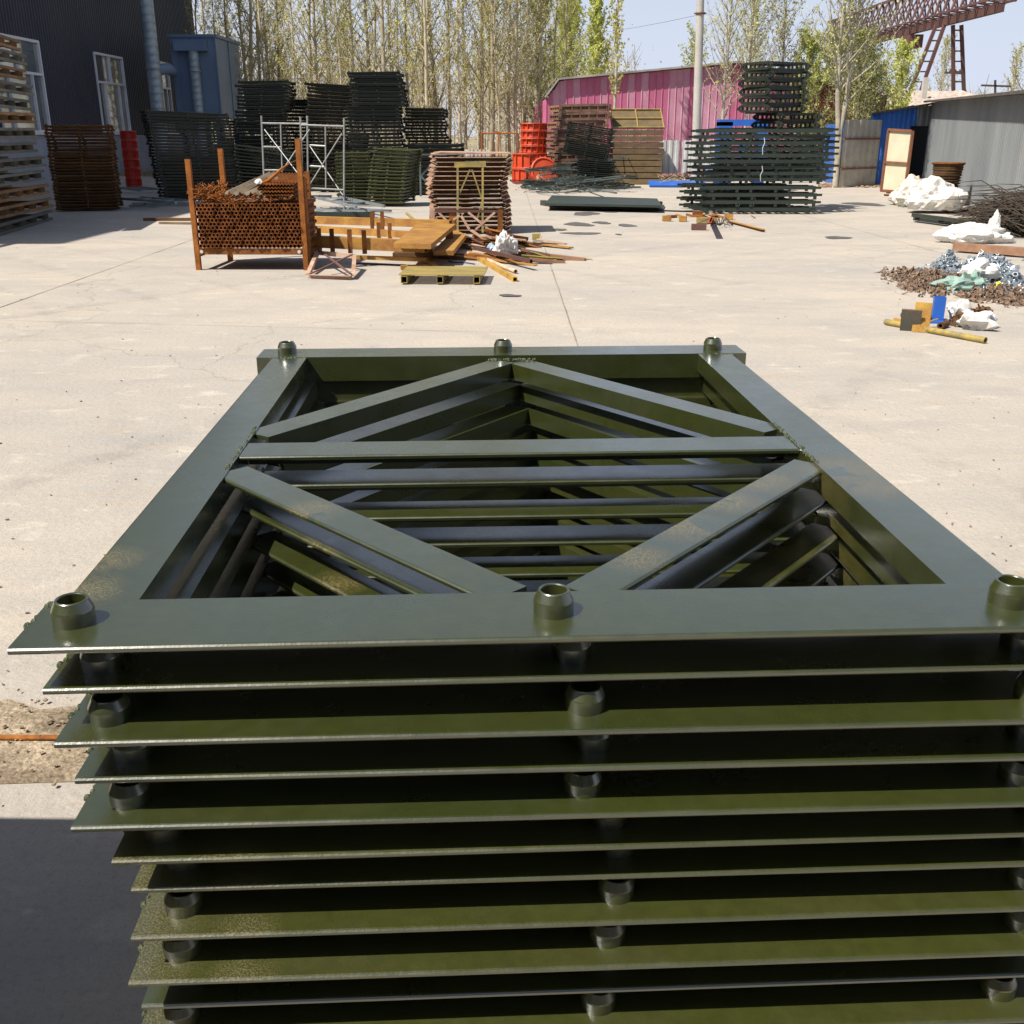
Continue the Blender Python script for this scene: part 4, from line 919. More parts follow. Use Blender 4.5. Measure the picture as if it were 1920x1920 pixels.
# ------- big truss beams stack
def truss_beam(L, n_post, m, zmid=.0):
    root = empty('truss_beam'); hh = .125
    MB().sqtube((-L/2,-.3,hh-.03),(L/2,-.3,hh-.03),.06,.074,.006).build('front_top_chord', m, root)
    MB().sqtube((-L/2,-.3,.02),(L/2,-.3,.02),.06,.055,.006).build('front_bottom_chord', m, root) if False else None
    MB().sqtube((-L/2,.3,hh-.03),(L/2,.3,hh-.03),.06,.074,.006).build('rear_top_chord', m, root)
    b = MB()
    for k in range(n_post):
        x = -L/2+.15+(L-.3)*k/(n_post-1)+(.12 if k % 2 else 0)
        b.box((x,-.3,.03),(.06,.05,.066)); b.box((x,.3,.03),(.06,.05,.066)); b.box((x,0,hh-.04),(.05,.54,.04))
    b.build('post', m, root)
    b = MB()
    for sx in (-1,1): b.box((sx*(L/2+.06),-.3,hh-.03),(.12,.04,.05)); b.box((sx*(L/2+.06),.3,hh-.03),(.12,.04,.05))
    b.build('end_pin', m, root)
    return root
def tstack(n, L, cx, cy, z0, pitch, m, descr, grp, seed, npost=6, jx=.06, rzb=0):
    r = random.Random(seed); f = truss_beam(L, npost, m)
    for i in range(n):
        o = f if i == 0 else copytree(f)
        o.location = (cx+r.uniform(-jx,jx), cy+r.uniform(-.04,.04), z0+i*pitch); o.rotation_euler = (0,0,rzb+rad(r.uniform(-1.5,1.5)))
        tag(o, 'dark green truss beam, %s of the %s' % (ordn(n-1-i), descr), 'truss beam', grp)
Yt = 23.75
xa = A(1312,395,Yt).x; xb = A(1515,395,Yt).x
tstack(4, xb-xa, (xa+xb)/2, Yt, .01, .150, TRUSSG, 'low wide stack under the tied ones', 'low wide truss beams', 51, jx=.08)
tstack(4, 2.3, A(1375,380,24.9).x, 24.95, .0, .15, TRUSSG, 'low stack just behind the wide one', 'truss beams behind the wide ones', 52, npost=5)
xa = A(1302,300,Yt+.2).x; xb = A(1535,300,Yt+.2).x
tstack(9, xb-xa, (xa+xb)/2, Yt+.3, .62, .126, TRUSSG, 'white tied stack in the middle', 'white tied truss beams', 53, jx=.07)
tstack(9, 2.6, A(1435,300,Yt+1.6).x+.1, Yt+1.35, .62, .130, TRUSSG, 'stack hidden behind the tied one', 'truss beams behind the tied stack', 57, npost=5)
# upper end-on trusses
def end_truss(m):
    root = empty('open_truss')
    for y in (-.45,-.15,.15,.45):
        b = MB(); b.bar((-.62,y,.15),(.62,y,.15),.05,.06); b.bar((-.62,y,.0),(.62,y,.0),.05,.06); b.build('chord', m, root)
    for x in (-.70,.70):
        b = MB(); b.bar((x,-.55,.15),(x,.55,.15),.06,.06); b.bar((x,-.55,.02),(x,.55,.02),.06,.06)
        for y in (-.52,-.3,-.1,.1,.3,.52): b.box((x,y,.085),(.05,.05,.09))
        b.bar((x,.55,.15),(x,.72,.085),.05,.05); b.bar((x,-.55,.15),(x,-.72,.085),.05,.05); b.bar((x,.55,.02),(x,.72,.085),.05,.05); b.bar((x,-.55,.02),(x,-.72,.085),.05,.05)
        b.build('end_member', m, root)
    return root
f = end_truss(DARKG); r = random.Random(61)
cxu = [A(1447,180,25).x]*8
k = 0
for i in range(8):
    o = f if i == 0 else copytree(f)
    x = (A(1470,240,25.2).x if i < 2 else A(1447,200,25.2).x if i < 5 else A(1450,150,25.2).x)
    o.location = (x+r.uniform(-.05,.05), 25.1, 1.77+i*.176); o.rotation_euler = (0,0,rad(30+r.uniform(-3,3))); o.scale = (.80,.70,.9)
    tag(o, 'dark open truss frame, %s of the tall pile on the tied stack' % ordn(7-i), 'truss frame', 'open truss frames piled on the tied stack')
for k, (x, y0_, y1_) in enumerate([(1433,258,290),(1429,311,340),(1415,365,400),(1386,378,398)]):
    p = A(x, y0_, Yt-.25); q = A(x-3, y1_, Yt-.25)
    tag(MB().path([p, p.lerp(q,.3)+Vector((.02,-.01,0)), p.lerp(q,.6)+Vector((-.02,-.02,0)), q], .009, 5).build('binding_wire', WHITEP), 'white binding wire hanging on the dark truss beams, %s from the top' % ('first' if k == 0 else ordn(k)), 'wire', 'white ties on the truss beams')
# small scraps in front of it
for k, (x, y, w_, m, l) in enumerate([(1250,409,.17,YRUST,'lone tan square offcut left of the small offcut pile'),(1310,425,.27,RUSTB,'dull red square tube offcut in front of the small offcut pile'),(1280,410,.14,YRUST,'small yellow bracket at the left of the offcut pile'),(1325,413,.40,YOLD,'largest ochre tube of the small offcut pile'),(1366,406,.17,YRUST,'short yellow tube near the right angle bar'),(1308,400,.22,RUST,'rusty clump at the back of the offcut pile')]):
    p = gp(x, y, .06); tag(MB().sqtube(p-Vector((w_/2,.0,0)), p+Vector((w_/2,-.04,0)), .11,.10,.01).build('tube_offcut', m), l, 'tube offcut')
tag(MB().sqtube(gp(1333,412,.04),gp(1333,412,.32),.09,.05,.01,up=(0,1,0)).build('red_upright_offcut', ORANGE), 'small red tube standing upright in the offcut pile', 'tube offcut')
scrapset('rusty_bit', 12, gp(1320,408).to_tuple()[:2], (.4,.12), [RUSTO,RUST,YRUST], 'small rusty bit in the offcut pile before the truss beams', 'scrap metal', 62, lr=(.08,.25), zmax=.08, grp='rusty bits before the truss beams')
p = gp(1365,412,.05); q = gp(1435,430,.05)
tag(MB().angle(p, q, .07,.08,.008).build('yellow_angle_bar', YRUST), 'yellow brown angle bar lying right of the small offcut pile', 'angle bar')
b = MB(); r = random.Random(9); c0 = gp(1350,423,.03)
for k in range(9):
    a = r.uniform(0,6.28); l = r.uniform(.25,.55); d = Vector((math.cos(a), math.sin(a)*.6, 0))*l
    b.path([c0, c0+d*.4+Vector((0,0,r.uniform(.02,.2))), c0+d+Vector((0,0,.0))], .009, 4)
tag(b.build('tangled_wire', WIRE), 'dark tangled wire sprawled on the concrete before the truss beams', 'wire')
tag(MB().angle(gp(1222,393,.03), gp(1330,396,.03), .08,.03,.006).build('thin_green_bar', TRUSSG), 'thin dark bar pointing left under the low truss beams', 'bar')
tag(MB().box(gp(1275,346,.10)+Vector((0,.6,0)), (1.9,1.0,.05), rad(-4), rad(6)).build('blue_sheet', BLUE), 'bright blue sheet lying on the ground left of the truss beams', 'sheet')
tag(MB().box(gp(1360,350,.10)+Vector((0,.3,0)), (1.6,1.2,.06), rad(-3)).build('blue_sheet', BLUE), 'bright blue sheet flat on the ground behind the tied truss beams', 'sheet')
# blue machine behind
mc = empty('blue_machine', (A(1385,300,33).x, 33, 0), 0, 'bright blue machine seen through the gaps of the tied truss beams', 'machine')
MB().box((-.50,0,1.0),(.40,.5,2.0)).box((.62,0,.95),(.30,.4,1.9)).build('column', BLUE, mc)
MB().box((0,0,.55),(1.9,.7,.16)).box((.05,0,1.98),(1.5,.5,.18)).build('crossbeam', BLUE, mc)
MB().tube((.05,-.3,1.4),(.05,-.3,1.0),.16,n=12).tube((.05,-.3,.95),(.05,-.3,.8),.08,n=12).build('motor', BLUE, mc)
for k, (x, w_) in enumerate([(1254,.7),(1292,.55),(1330,.5)]):
    b = MB(); corrugated(b, (-w_/2,0), (w_/2,0), 0, 1.15, .18, .03, (0,-1)); b.box((0,.12,.55),(w_,.2,1.1))
    o = b.build('white_cabinet', WHITEP); p = A(x,320,39.5); o.location = (p.x,39.5,.30)
    tag(o, 'white ribbed cabinet at the pink shed wall, %s from the left' % ['first','second','third'][k], 'cabinet', 'white cabinets at the pink shed')
o = MB().box((0,0,.5),(.45,.3,1.0)).box((0,-.16,.5),(.02,.02,1.0)).box((0.12,-.16,.5),(.02,.02,1.0)).build('grey_cabinet', WHITEP); p = A(1028,310,41); o.location = (p.x,41,0.1); tag(o, 'small pale cabinet between the orange forms and the beam frames', 'cabinet')
b = MB(); r = random.Random(14)
for k in range(260):
    p = gp(r.uniform(1235,1320), r.uniform(329,339), r.uniform(.02,.25)); a = r.random()*3.1; d = Vector((math.cos(a), math.sin(a), r.uniform(-.3,.5)))*r.uniform(.1,.35)
    b.path([p, p+d], .012, 3)
o = b.build('dry_brush', mat('dry_brush', (.40,.30,.18), (.25,.19,.11), rough=.95)); o['kind'] = 'stuff'

# ------------------------------------------------------------------ pink shed
Yk = 44.0
ps = empty('pink_shed', (0,0,0), 0, 'pink and faded rose corrugated shed behind the yard stacks', 'shed')
top = [(1022,186),(1048,151),(1385,119),(1648,180)]
def topz(px):
    for (a, ya), (b_, yb) in zip(top, top[1:]):
        if px <= b_: t = (px-a)/(b_-a); return A(px, ya+(yb-ya)*t, Yk).z
    return A(1648,180,Yk).z
r = random.Random(77); px = 1022; bands = {'a':MB(),'b':MB(),'c':MB()}; bw = 12.5
while px < 1648:
    k = 'c' if px > 1500 else ('b' if r.random() < .38 else 'a')
    X0 = A(px,300,Yk).x; X1 = A(min(px+bw,1648),300,Yk).x; n = 1
    z0, z1 = topz(px), topz(min(px+bw,1648)); B = bands[k]; w3 = X1-X0
    B.add([(X0,Yk,0),(X0+.03,Yk-.03,0),(X0+.06,Yk,0),(X1,Yk,0),(X0,Yk,z0),(X0+.03,Yk-.03,z0),(X0+.06,Yk,z0),(X1,Yk,z1)], [(0,1,5,4),(1,2,6,5),(2,3,7,6)])
    px += bw
bands['a'].build('wall', PINK1, ps); bands['b'].build('faded_wall_sheet', PINK2, ps); bands['c'].build('shaded_wall_sheet', PINKD, ps)
XL = A(1022,300,Yk).x; XR = A(1648,300,Yk).x
b = MB(); corrugated(b, (XL,Yk), (XL-.2,Yk+14), 0, topz(1022), .3, .03, (-1,0)); b.build('side_wall', PINK1, ps)
b = MB(); prev = None
for (x, y) in top:
    p = A(x, y, Yk); q = p+Vector((0,-.25,.02)); s_ = p+Vector((0,14,.02))
    if prev: b.add([prev[0], q, s_, prev[1], prev[0]+Vector((0,0,.07)), q+Vector((0,0,.07)), s_+Vector((0,0,.07)), prev[1]+Vector((0,0,.07))], [(0,1,2,3),(4,7,6,5),(0,4,5,1),(1,5,6,2),(3,2,6,7)])
    prev = (q, s_)
b.build('roof', mat('shed_roof_sheet', (.40,.38,.35), (.22,.2,.18), rough=.7, nscale=1), ps)

# ------------------------------------------------------------------ right: fences, blue shed, grey shed
def panel_fence(name, a, c, h, m, label, Yd=None):
    p = gp(*a); q = gp(*c); root = empty(name, (0,0,0), 0, label, 'fence')
    b = MB(); corrugated(b, (p.x,p.y), (q.x,q.y), 0, h, .30, .03, (0,-1)); b.build('sheet', m, root)
    for z in (h*.28, h*.72): MB().bar((p.x,p.y-.05,z),(q.x,q.y-.05,z),.04,.05).build('rail', DOORF if m is GREYF else BLUE, root)
    return root
panel_fence('grey_fence', (1572,352), (1640,348.5), 2.1, GREYF, 'weathered grey sheet fence between the forked tree and the blue shed')
panel_fence('blue_fence', (1538,337), (1572,351), 2.0, BLUEC, 'bright blue sheet fence panel left of the forked tree')
g0 = Vector((14.45, 37.9)); g1 = Vector((9.1, 18.2)); gz = 2.68
gs = empty('grey_shed', (0,0,0), 0, 'long grey corrugated shed running along the right side', 'shed')
gd_ = (g1-g0).normalized(); gn = Vector((gd_.y, -gd_.x)); gn = gn if gn.x < 0 else -gn
b = MB(); corrugated(b, (g0.x,g0.y), (g1.x,g1.y), 0, lambda t: gz-.36*t, .19, .03, (gn.x,gn.y)); b.build('wall', GREYC, gs)
e = -gn*.1; f_ = -gn*6; o_ = gn*.28
pts = [(g0+o_-gd_*.1), (g1+o_), (g1+f_), (g0+f_-gd_*.1)]
vs = [(p.x,p.y,gz+(0,-.36,-.15,.25)[i]) for i, p in enumerate(pts)]; vs += [(x,y,z+.06) for x, y, z in vs]
MB().add(vs, [(0,3,2,1),(4,5,6,7),(0,1,5,4),(1,2,6,5),(2,3,7,6),(3,0,4,7)]).build('roof', ROOFD, gs)
b = MB(); q = g0+gn*.02
b.add([(g0.x,g0.y,0),(g0.x+f_.x,g0.y+f_.y,0),(g0.x+f_.x,g0.y+f_.y,gz+.2),(g0.x,g0.y,gz)], [(0,1,2,3)]); b.build('end_wall', GREYC, gs)
bs0 = Vector((12.15, 37.0)); bs1 = Vector((14.42, 37.75))
bs = empty('blue_shed', (0,0,0), 0, 'small blue corrugated lean-to with an open dark doorway at the grey shed', 'shed')
def bz(t): return 2.28+(gz-.08-2.28)*t
dl, dr_ = .66, .94
b = MB(); dd = bs1-bs0
corrugated(b, bs0, bs0+dd*dl, 0, lambda t: bz(t*dl), .19, .028, (.2,-1)); corrugated(b, bs0+dd*dl, bs0+dd*.76, 1.92, lambda t: bz(dl+t*(.76-dl)), .19, .028, (.2,-1)); b.build('wall', BLUEC, bs)
b = MB(); corrugated(b, bs0+dd*.762, bs1, 1.92, lambda t: bz(.762+t*.238), .19, .028, (.2,-1)); b.build('grey_wall_sheet', GREYC, bs)
b = MB(); corrugated(b, bs0, bs0+Vector((2.3,6)), 0, 2.28, .19, .028, (-1,0)); b.build('side_wall', BLUEC, bs)
pq0 = bs0+dd*dl; b = MB()
b.box(((pq0.x+bs1.x)/2+.4, (pq0.y+bs1.y)/2+1.6, 1.0), (1.6,.05,2.0), math.atan2(dd.y,dd.x)); b.build('doorway_shade_panel', BLACKI, bs)  # black backing panel holds the doorway's shade in its colour
vs = [(bs0.x-.1,bs0.y-.25,2.28),(bs1.x,bs1.y-.25,gz-.06),(bs1.x+1.5,bs1.y+6,gz-.06),(bs0.x+2.2,bs0.y+6,2.28)]; vs += [(x,y,z+.06) for x, y, z in vs]
MB().add(vs, [(0,3,2,1),(4,5,6,7),(0,1,5,4),(1,2,6,5),(2,3,7,6),(3,0,4,7)]).build('roof', ROOFD, bs)
dr = empty('cream_door', (0,0,0), 0, 'cream door leaf in a brown frame standing open before the blue shed', 'door')
Yq = 35.7
c00 = gp(1652,357,.04); c10 = gp(1696,360,.04); c01 = A(1666,243,c00.y+.1); c11 = A(1711,246,c10.y+.1)
dpt = [c00, c10, c11, c01]
MB().add(dpt+[p+Vector((.0,.05,0)) for p in dpt], [(0,1,2,3),(7,6,5,4),(0,4,5,1),(1,5,6,2),(2,6,7,3),(3,7,4,0)]).build('panel', CREAM, dr)
b = MB()
for p, q in ((c00,c10),(c10,c11),(c11,c01),(c01,c00),(c00.lerp(c01,.47),c10.lerp(c11,.47))): b.bar(p+Vector((0,-.02,0)), q+Vector((0,-.02,0)), .07, .09, (0,1,0))
b.build('frame', DOORF, dr)
# low old building behind with pale roof
ob = empty('old_house', (0,0,0), 0, 'low old house with a pale weathered roof behind the grey shed', 'house')
Yh = 50
h0, h1 = A(1655,200,Yh), A(1850,185,Yh+1)
MB().add([(h0.x,Yh,0),(h1.x,Yh+1,0),(h1.x,Yh+1,2.9),(h0.x,Yh,2.9),(h0.x,Yh+8,0),(h0.x,Yh+8,2.9)], [(0,1,2,3),(4,0,3,5)]).build('wall', mat('old_brick', (.28,.15,.10), (.2,.11,.08), rough=.9, nscale=4, fine=.3), ob)
b = MB(); vs = []
nx, ny = 40, 10
for i in range(nx+1):
    for j in range(ny+1):
        x = h0.x-.4+(h1.x-h0.x+.8)*i/nx; vs.append((x, Yh-.4+5*j/ny, 2.85+.80*j/ny+(.05 if i % 2 else 0)))
b.add(vs, [(i*(ny+1)+j, (i+1)*(ny+1)+j, (i+1)*(ny+1)+j+1, i*(ny+1)+j+1) for i in range(nx) for j in range(ny)]); b.build('roof', ROOFL, ob)
MB().box((A(1733,170,Yh+2).x,Yh+2,3.6),(.22,.22,1.1)).build('chimney', POLE, ob)
# far pale fence and red gate rail behind the yard
ff = empty('pale_far_fence', (0,0,0), 0, 'low pale sheet fence at the foot of the poplar grove', 'fence')
b = MB(); corrugated(b, (A(700,285,46).x,46), (A(925,290,46).x,46), 0, 1.05, .3, .03, (0,-1)); b.build('sheet', WHITEP, ff)
b = MB()
for k in range(7): b.box((A(705+k*36,285,45.9).x, 45.95, .56), (.06,.06,1.12))
b.build('post', WHITEP, ff)
rg = empty('red_pipe_gate', (0,0,0), 0, 'thin rusty red pipe goal frame before the grove', 'gate')
MB().tube(A(903,250,43),A(972,250,43),.03).build('top_rail', RUSTO, rg)
for x in (903,935,972): MB().tube(A(x,250,43),A(x,322,43),.03).build('post', RUSTO, rg)
MB().bar(A(927,248,43),A(940,250,43),.1,.03,(0,-1,0)).build('plate', RUSTO, rg)

# drum of coiled hoops, bags etc
dp = A(1787,330,29.5)
dm = empty('hoop_drum', (10.62, 26.3, 0), 0, 'rusty drum of stacked steel hoops standing at the grey wall', 'drum')
prof = [(.0001,1.26),(.30,1.26),(.33,1.22)]
for k in range(9): z = 1.30-k*.085; prof += [(.43-(k % 2)*.02,z),(.45-(k*.012),z-.03),(.42-(k*.014),z-.06)]
prof += [(.33,.5),(.40,.4),(.44,.0)]
MB().lathe(prof, (0,0,0), 28).build('hoops', RUSTD, dm)
MB().lathe([(.40,1.28),(.47,1.28),(.47,1.33),(.40,1.33),(.40,1.28)], (0,0,0), 28).build('top_rim', RUST, dm); dm.scale = (.82,.82,.76)
bg1 = gp(1765,402)
crumple('bulk_bag', (bg1.x, bg1.y+.55, .08), (.70,.60,.66), 21, SACK, 'bulging white bulk bag on the green frame by the grey wall', 'bulk bag', amp=.38, freq=1.8, sub=5)
bg2 = gp(1722,388)
crumple('open_bulk_bag', (bg2.x, bg2.y+.7, .0), (.46,.55,.70), 25, SACKD, 'soiled open white bulk bag left of the bulging one', 'bulk bag', amp=.5, freq=1.9, sub=5)
crumple('dark_rag', gp(1700,388), (.22,.2,.18), 28, mat('dark_green_rag', (.10,.13,.10), (.2,.2,.15), rough=.9, nscale=8), 'dark green rag heap at the foot of the soiled bag', 'rag', amp=.6)
scrapset('rusty_plate', 8, gp(1690,368).to_tuple()[:2], (.25,.2), [RUST,RUSTO,RUSTD], 'rusty plate lying near the foot of the cream door', 'plate', 70, lr=(.3,.6), zmax=.12, grp='rusty plates near the cream door')
scrapset('rusty_bit', 10, gp(1845,398).to_tuple()[:2], (.5,.2), [RUST,RUSTO,RUSTD], 'rusty plate at the base of the grey wall right of the bags', 'plate', 71, lr=(.3,.7), zmax=.2, grp='rusty plates at the grey wall')
gf = empty('green_ladder_frame', (0,0,0), 0, 'green ladder like steel frame lying under the bulk bags', 'frame')
P0, P1 = gp(1712,403,.14), gp(1880,424,.14); Q0, Q1 = gp(1715,410,.05), gp(1880,432,.05)
MB().sqtube(P0,P1,.07,.07).build('rear_rail', TRUSSG, gf); MB().sqtube(Q0,Q1,.07,.06).build('front_rail', TRUSSG, gf)
for t in (.03,.34,.42,.53,.75): MB().bar(P0.lerp(P1,t),Q0.lerp(Q1,t),.10,.05).build('rung', TRUSSG, gf)
# brush pile
b = MB(); r = random.Random(17)
for k in range(1500):
    t = r.random(); base = Vector((9.3+r.gauss(0,.35), 18.2+r.gauss(0,.32), abs(r.gauss(0,.20))))
    end = base+Vector((-.85*r.uniform(.35,1.0), .8*r.uniform(.3,1.1), r.uniform(.05,.36))); b.path([base, base.lerp(end,.5)+Vector((0,0,.12)), end+Vector((0,0,-.05))], [.012,.009,.004], 3, False)
o = b.build('brushwood_heap', TWIG); tag(o, 'large heap of thin brown rods against the grey wall', 'rod heap')
crumple('white_sack', gp(1822,455), (.62,.30,.30), 33, SACK, 'flattened white sack with a raised neck behind the brown beam', 'sack', amp=.55, freq=1.7, sub=5)
pz = gp(1866,450); o = crumple('sack_neck', (pz.x,pz.y+.15,.08), (.11,.11,.36), 36, SACK, 'upright white sack neck beside the rod heap', 'sack', amp=.45, freq=2, sub=4)
bb0, bb1 = gp(1790,462,.08), gp(1945,474,.08)
tag(MB().bar(bb0,bb1,.14,.11).build('brown_beam', BROWNW), 'long brown timber beam lying at the right edge before the white sack', 'beam')
tag(MB().bar(gp(1800,468,.02),gp(1900,478,.02),.09,.03).build('pale_board', YOLD), 'thin pale board lying just in front of the brown beam', 'board')
# coupler heap
def coupler_heap(name, n, pix, hmax, m, seed, size=(.02,.045)):
    b = MB(); r = random.Random(seed)
    for k in range(n):
        cx_, cy_, sx_, sy_ = pix[r.randrange(len(pix))]
        x = cx_+r.gauss(0,sx_); y = cy_+r.gauss(0,sy_); p = gp(x, y); dd = math.hypot((x-cx_)/(sx_*2), (y-cy_)/(sy_*2)); p.z = max(.01, hmax*(1-dd)*r.random())
        s = r.uniform(*size); ax = Vector((r.gauss(0,1), r.gauss(0,1), r.gauss(0,1))).normalized()
        if k % 9 == 0: b.path([p-ax*s*3, p+ax*s*2], s*.3, 4)
        elif k % 2: b.hollow(p-ax*s*.6, p+ax*s*.6, s, s*.68, 6)
        else: b.path([p-ax*s*1.3, p+ax*s*.4, p+ax.orthogonal()*s], s*.28, 4)
    o = b.build(name, m); o['kind'] = 'stuff'; return o
coupler_heap('rusty_couplers', 1500, [(1695,517,18,5),(1720,528,22,6),(1740,520,22,7),(1765,528,25,7),(1720,540,14,4),(1800,530,25,8),(1880,548,25,7),(1850,558,30,5),(1905,565,12,5),(1760,545,12,5)], .10, RCOUP, 80, (.012,.036))
coupler_heap('zinc_couplers', 1700, [(1840,505,22,7),(1865,512,20,9),(1880,525,16,8),(1775,505,16,5),(1850,525,22,8),(1895,535,12,6)], .26, SILVER, 81, (.018,.04))
crumple('mint_net', gp(1785,545), (.27,.14,.16), 41, MINT, 'pale mint green net lying in front of the coupler heap', 'net', amp=.8, freq=2.6)
crumple('mint_net', gp(1822,538), (.24,.14,.17), 42, MINT, 'pale mint green net tangled in the middle of the coupler heap', 'net', amp=.8, freq=2.6)
crumple('white_sheet', gp(1833,520,.08), (.24,.20,.22), 43, SACK, 'white plastic sheet spread over the coupler heap', 'plastic sheet', amp=.6, freq=1.8)
crumple('violet_plastic', gp(1808,524,.03), (.07,.05,.10), 44, LILAC, 'small violet plastic scrap in the coupler heap', 'plastic scrap', amp=.6, sub=3)
crumple('yellow_plastic', gp(1872,539,.0), (.07,.05,.07), 45, YPL, 'small bright yellow plastic scrap in the coupler heap', 'plastic scrap', amp=.6, sub=3)
# near right group
bp1 = empty('blue_post_base', gp(1756,604), rad(-12), 'bright blue square post with base plate standing on the concrete', 'post base')
MB().box((0,0,.012),(.21,.19,.02)).build('base_plate', BLUE, bp1); MB().sqtube((0,0,.022),(0,0,.235),.10,.09,.006,up=(0,1,0)).build('tube', BLUE, bp1)
tag(MB().box(gp(1733,597,.13)+Vector((.0,.05,0)),(.02,.14,.26),rad(62),0,rad(8)).build('yellow_plate', YELL), 'yellow plate with bolt holes standing left of the blue post', 'plate')
tag(MB().box(gp(1708,601,.10)+Vector((0,.0,0)),(.016,.17,.22),rad(66),0,rad(-22)).build('grey_plate', PALGREY), 'tilted grey steel plate left of the yellow plate', 'plate')
crumple('open_white_sack', gp(1833,617)+Vector((0,.02,0)), (.21,.17,.20), 52, SACK, 'torn open white sack spilling rusty fittings right of the blue post', 'sack', amp=.75, freq=1.7, sub=5)
crumple('white_sack_flap', gp(1797,602)+Vector((0,.04,0)), (.13,.10,.20), 58, SACK, 'standing flap of a white sack just right of the blue post', 'sack', amp=.75, freq=1.7, sub=4)
coupler_heap('rusty_fittings', 120, [(1797,605,9,4),(1842,590,8,4)], .10, RUSTD, 83, (.022,.034))
tag(MB().hollow(gp(1660,603,.03), gp(1848,638,.03), .026, .020, 12).build('yellow_pipe', YOLD), 'long rusty yellow pipe in front of the blue post', 'pipe')
tag(MB().bar(gp(1677,598,.015), gp(1735,609,.015), .025,.02).build('thin_yellow_bar', YRUST), 'thin yellow bar just behind the long yellow pipe', 'bar')
for k, (x, y) in enumerate([(1694,591),(1763,611),(1737,600)]):
    tag(MB().hollow(gp(x,y,.03), gp(x+4,y-3,.03)+Vector((.05,.03,0)), .032, .018, 10).build('rusty_nut', RUSTD), ['rusty ring nut left of the grey plate','rusty ring nut in front of the blue post','rusty ring nut under the yellow plate'][k], 'nut')
tag(MB().box(gp(1740,604,.05),(.2,.03,.008),rad(10),0,rad(-15)).build('small_flat_bar', YOLD), 'small flat bar leaning in front of the yellow plate', 'bar')

# ------------------------------------------------------------------ pole, wire, crane
pl = empty('utility_pole', (0,0,0), 0, 'pale round concrete utility pole in front of the pink shed', 'pole')
pb, ptp = A(1306,300,36.5), A(1314,0,36.5); pb.z = 0; dirp = (ptp-A(1306,300,36.5)).normalized()
tp = ptp+dirp*4
MB().tube(pb, tp, .155, .10, n=16).build('shaft', POLE, pl)
MB().lathe([(.13,0),(.16,0),(.16,.06),(.13,.06)], A(1313,27,36.5), 14).build('clamp', DOORF, pl)
MB().tube(A(1313,27,36.5)+Vector((-.2,0,.03)), A(1313,27,36.5)+Vector((.2,0,.03)), .02).build('bracket', DOORF, pl)
w0 = A(1310,28,36.5); w1 = Vector((-4, 70, 7.8))
tag(MB().path([w0.lerp(w1,t)-Vector((0,0,1.2*t*(1-t)*2)) for t in [i/14 for i in range(15)]], .006, 4).build('overhead_wire', WIRE), 'thin dark wire running left from the concrete pole', 'wire')
cr = empty('gantry_crane', (0,0,0), 0, 'rusty red gantry crane with a lattice girder above the right sheds', 'crane')
GX, ZG, HT, WT = 23.5, 7.35, 1.75, 1.3
ya, yb3 = 54.5, 84
MB().bar((GX,ya,ZG),(GX,yb3,ZG),.30,.34).build('main_beam', CRANE, cr)
b = MB()
for sx in (-1,1): b.bar((GX+sx*WT/2,ya,ZG+.35),(GX+sx*WT/2,yb3,ZG+.35),.10,.10)
b.bar((GX,ya,ZG+.35+HT),(GX,yb3,ZG+.35+HT),.14,.14); b.build('chord', CRANE, cr)
b = MB(); n = 26
for k in range(n):
    y0_ = ya+(yb3-ya)*k/n; y1_ = ya+(yb3-ya)*(k+1)/n; ym = (y0_+y1_)/2
    for sx in (-1,1):
        b.bar((GX+sx*WT/2,y0_,ZG+.35),(GX,ym,ZG+.35+HT),.07,.07); b.bar((GX+sx*WT/2,y1_,ZG+.35),(GX,ym,ZG+.35+HT),.07,.07)
    b.bar((GX-WT/2,y0_,ZG+.3),(GX+WT/2,y0_,ZG+.3),.07,.07); b.bar((GX-WT/2,y0_,ZG+.3),(GX+WT/2,y1_,ZG+.3),.05,.05)
b.build('lattice', CRANE, cr)
def legpair(y, tx0, bx0, name='leg'):
    b = MB(); 
    for s2 in (-.28,.28): b.bar((tx0+s2*.8,y,ZG-.2),(bx0+s2*1.3,y,0),.16,.18,(0,1,0))
    for k in range(14):
        t = (k+.5)/14; xm = tx0+(bx0-tx0)*t; w3 = .28*(.8+.5*t); b.bar((xm-w3,y,ZG-.2-(ZG-.2)*t),(xm+w3,y,ZG-.2-(ZG-.2)*t),.07,.07,(0,1,0))
    b.build(name, CRANE, cr)
for yy in (60.5, 79.5): legpair(yy, GX-.55, GX-2.5); legpair(yy, GX+.35, GX+1.6)
MB().box((GX,66,ZG-.6),(.8,1.3,.7)).build('trolley', CRANE, cr)
MB().path([(GX,66,ZG-.9),(GX,66,ZG-2.4)], .04, 6).build('hoist_chain', CRANE, cr)
# distant power frames
pw = empty('power_line_frame', (0,0,0), 0, 'dark steel frames of a distant switchyard behind the old house', 'switchyard frame')
b = MB(); Yw = 95
for x in (1788,1808,1866): b.bar(A(x,150,Yw),A(x,250,Yw),.15,.15,(0,1,0))
b.bar(A(1772,136,Yw),A(1808,138,Yw),.15,.15); b.bar(A(1840,160,Yw),A(1895,162,Yw),.15,.15); b.bar(A(1786,153,Yw),A(1810,153,Yw),.1,.1)
for x in (1774,1782,1792,1800): b.bar(A(x,130,Yw),A(x,137,Yw),.1,.1,(0,1,0))
b.build('frame', WIRE, pw)

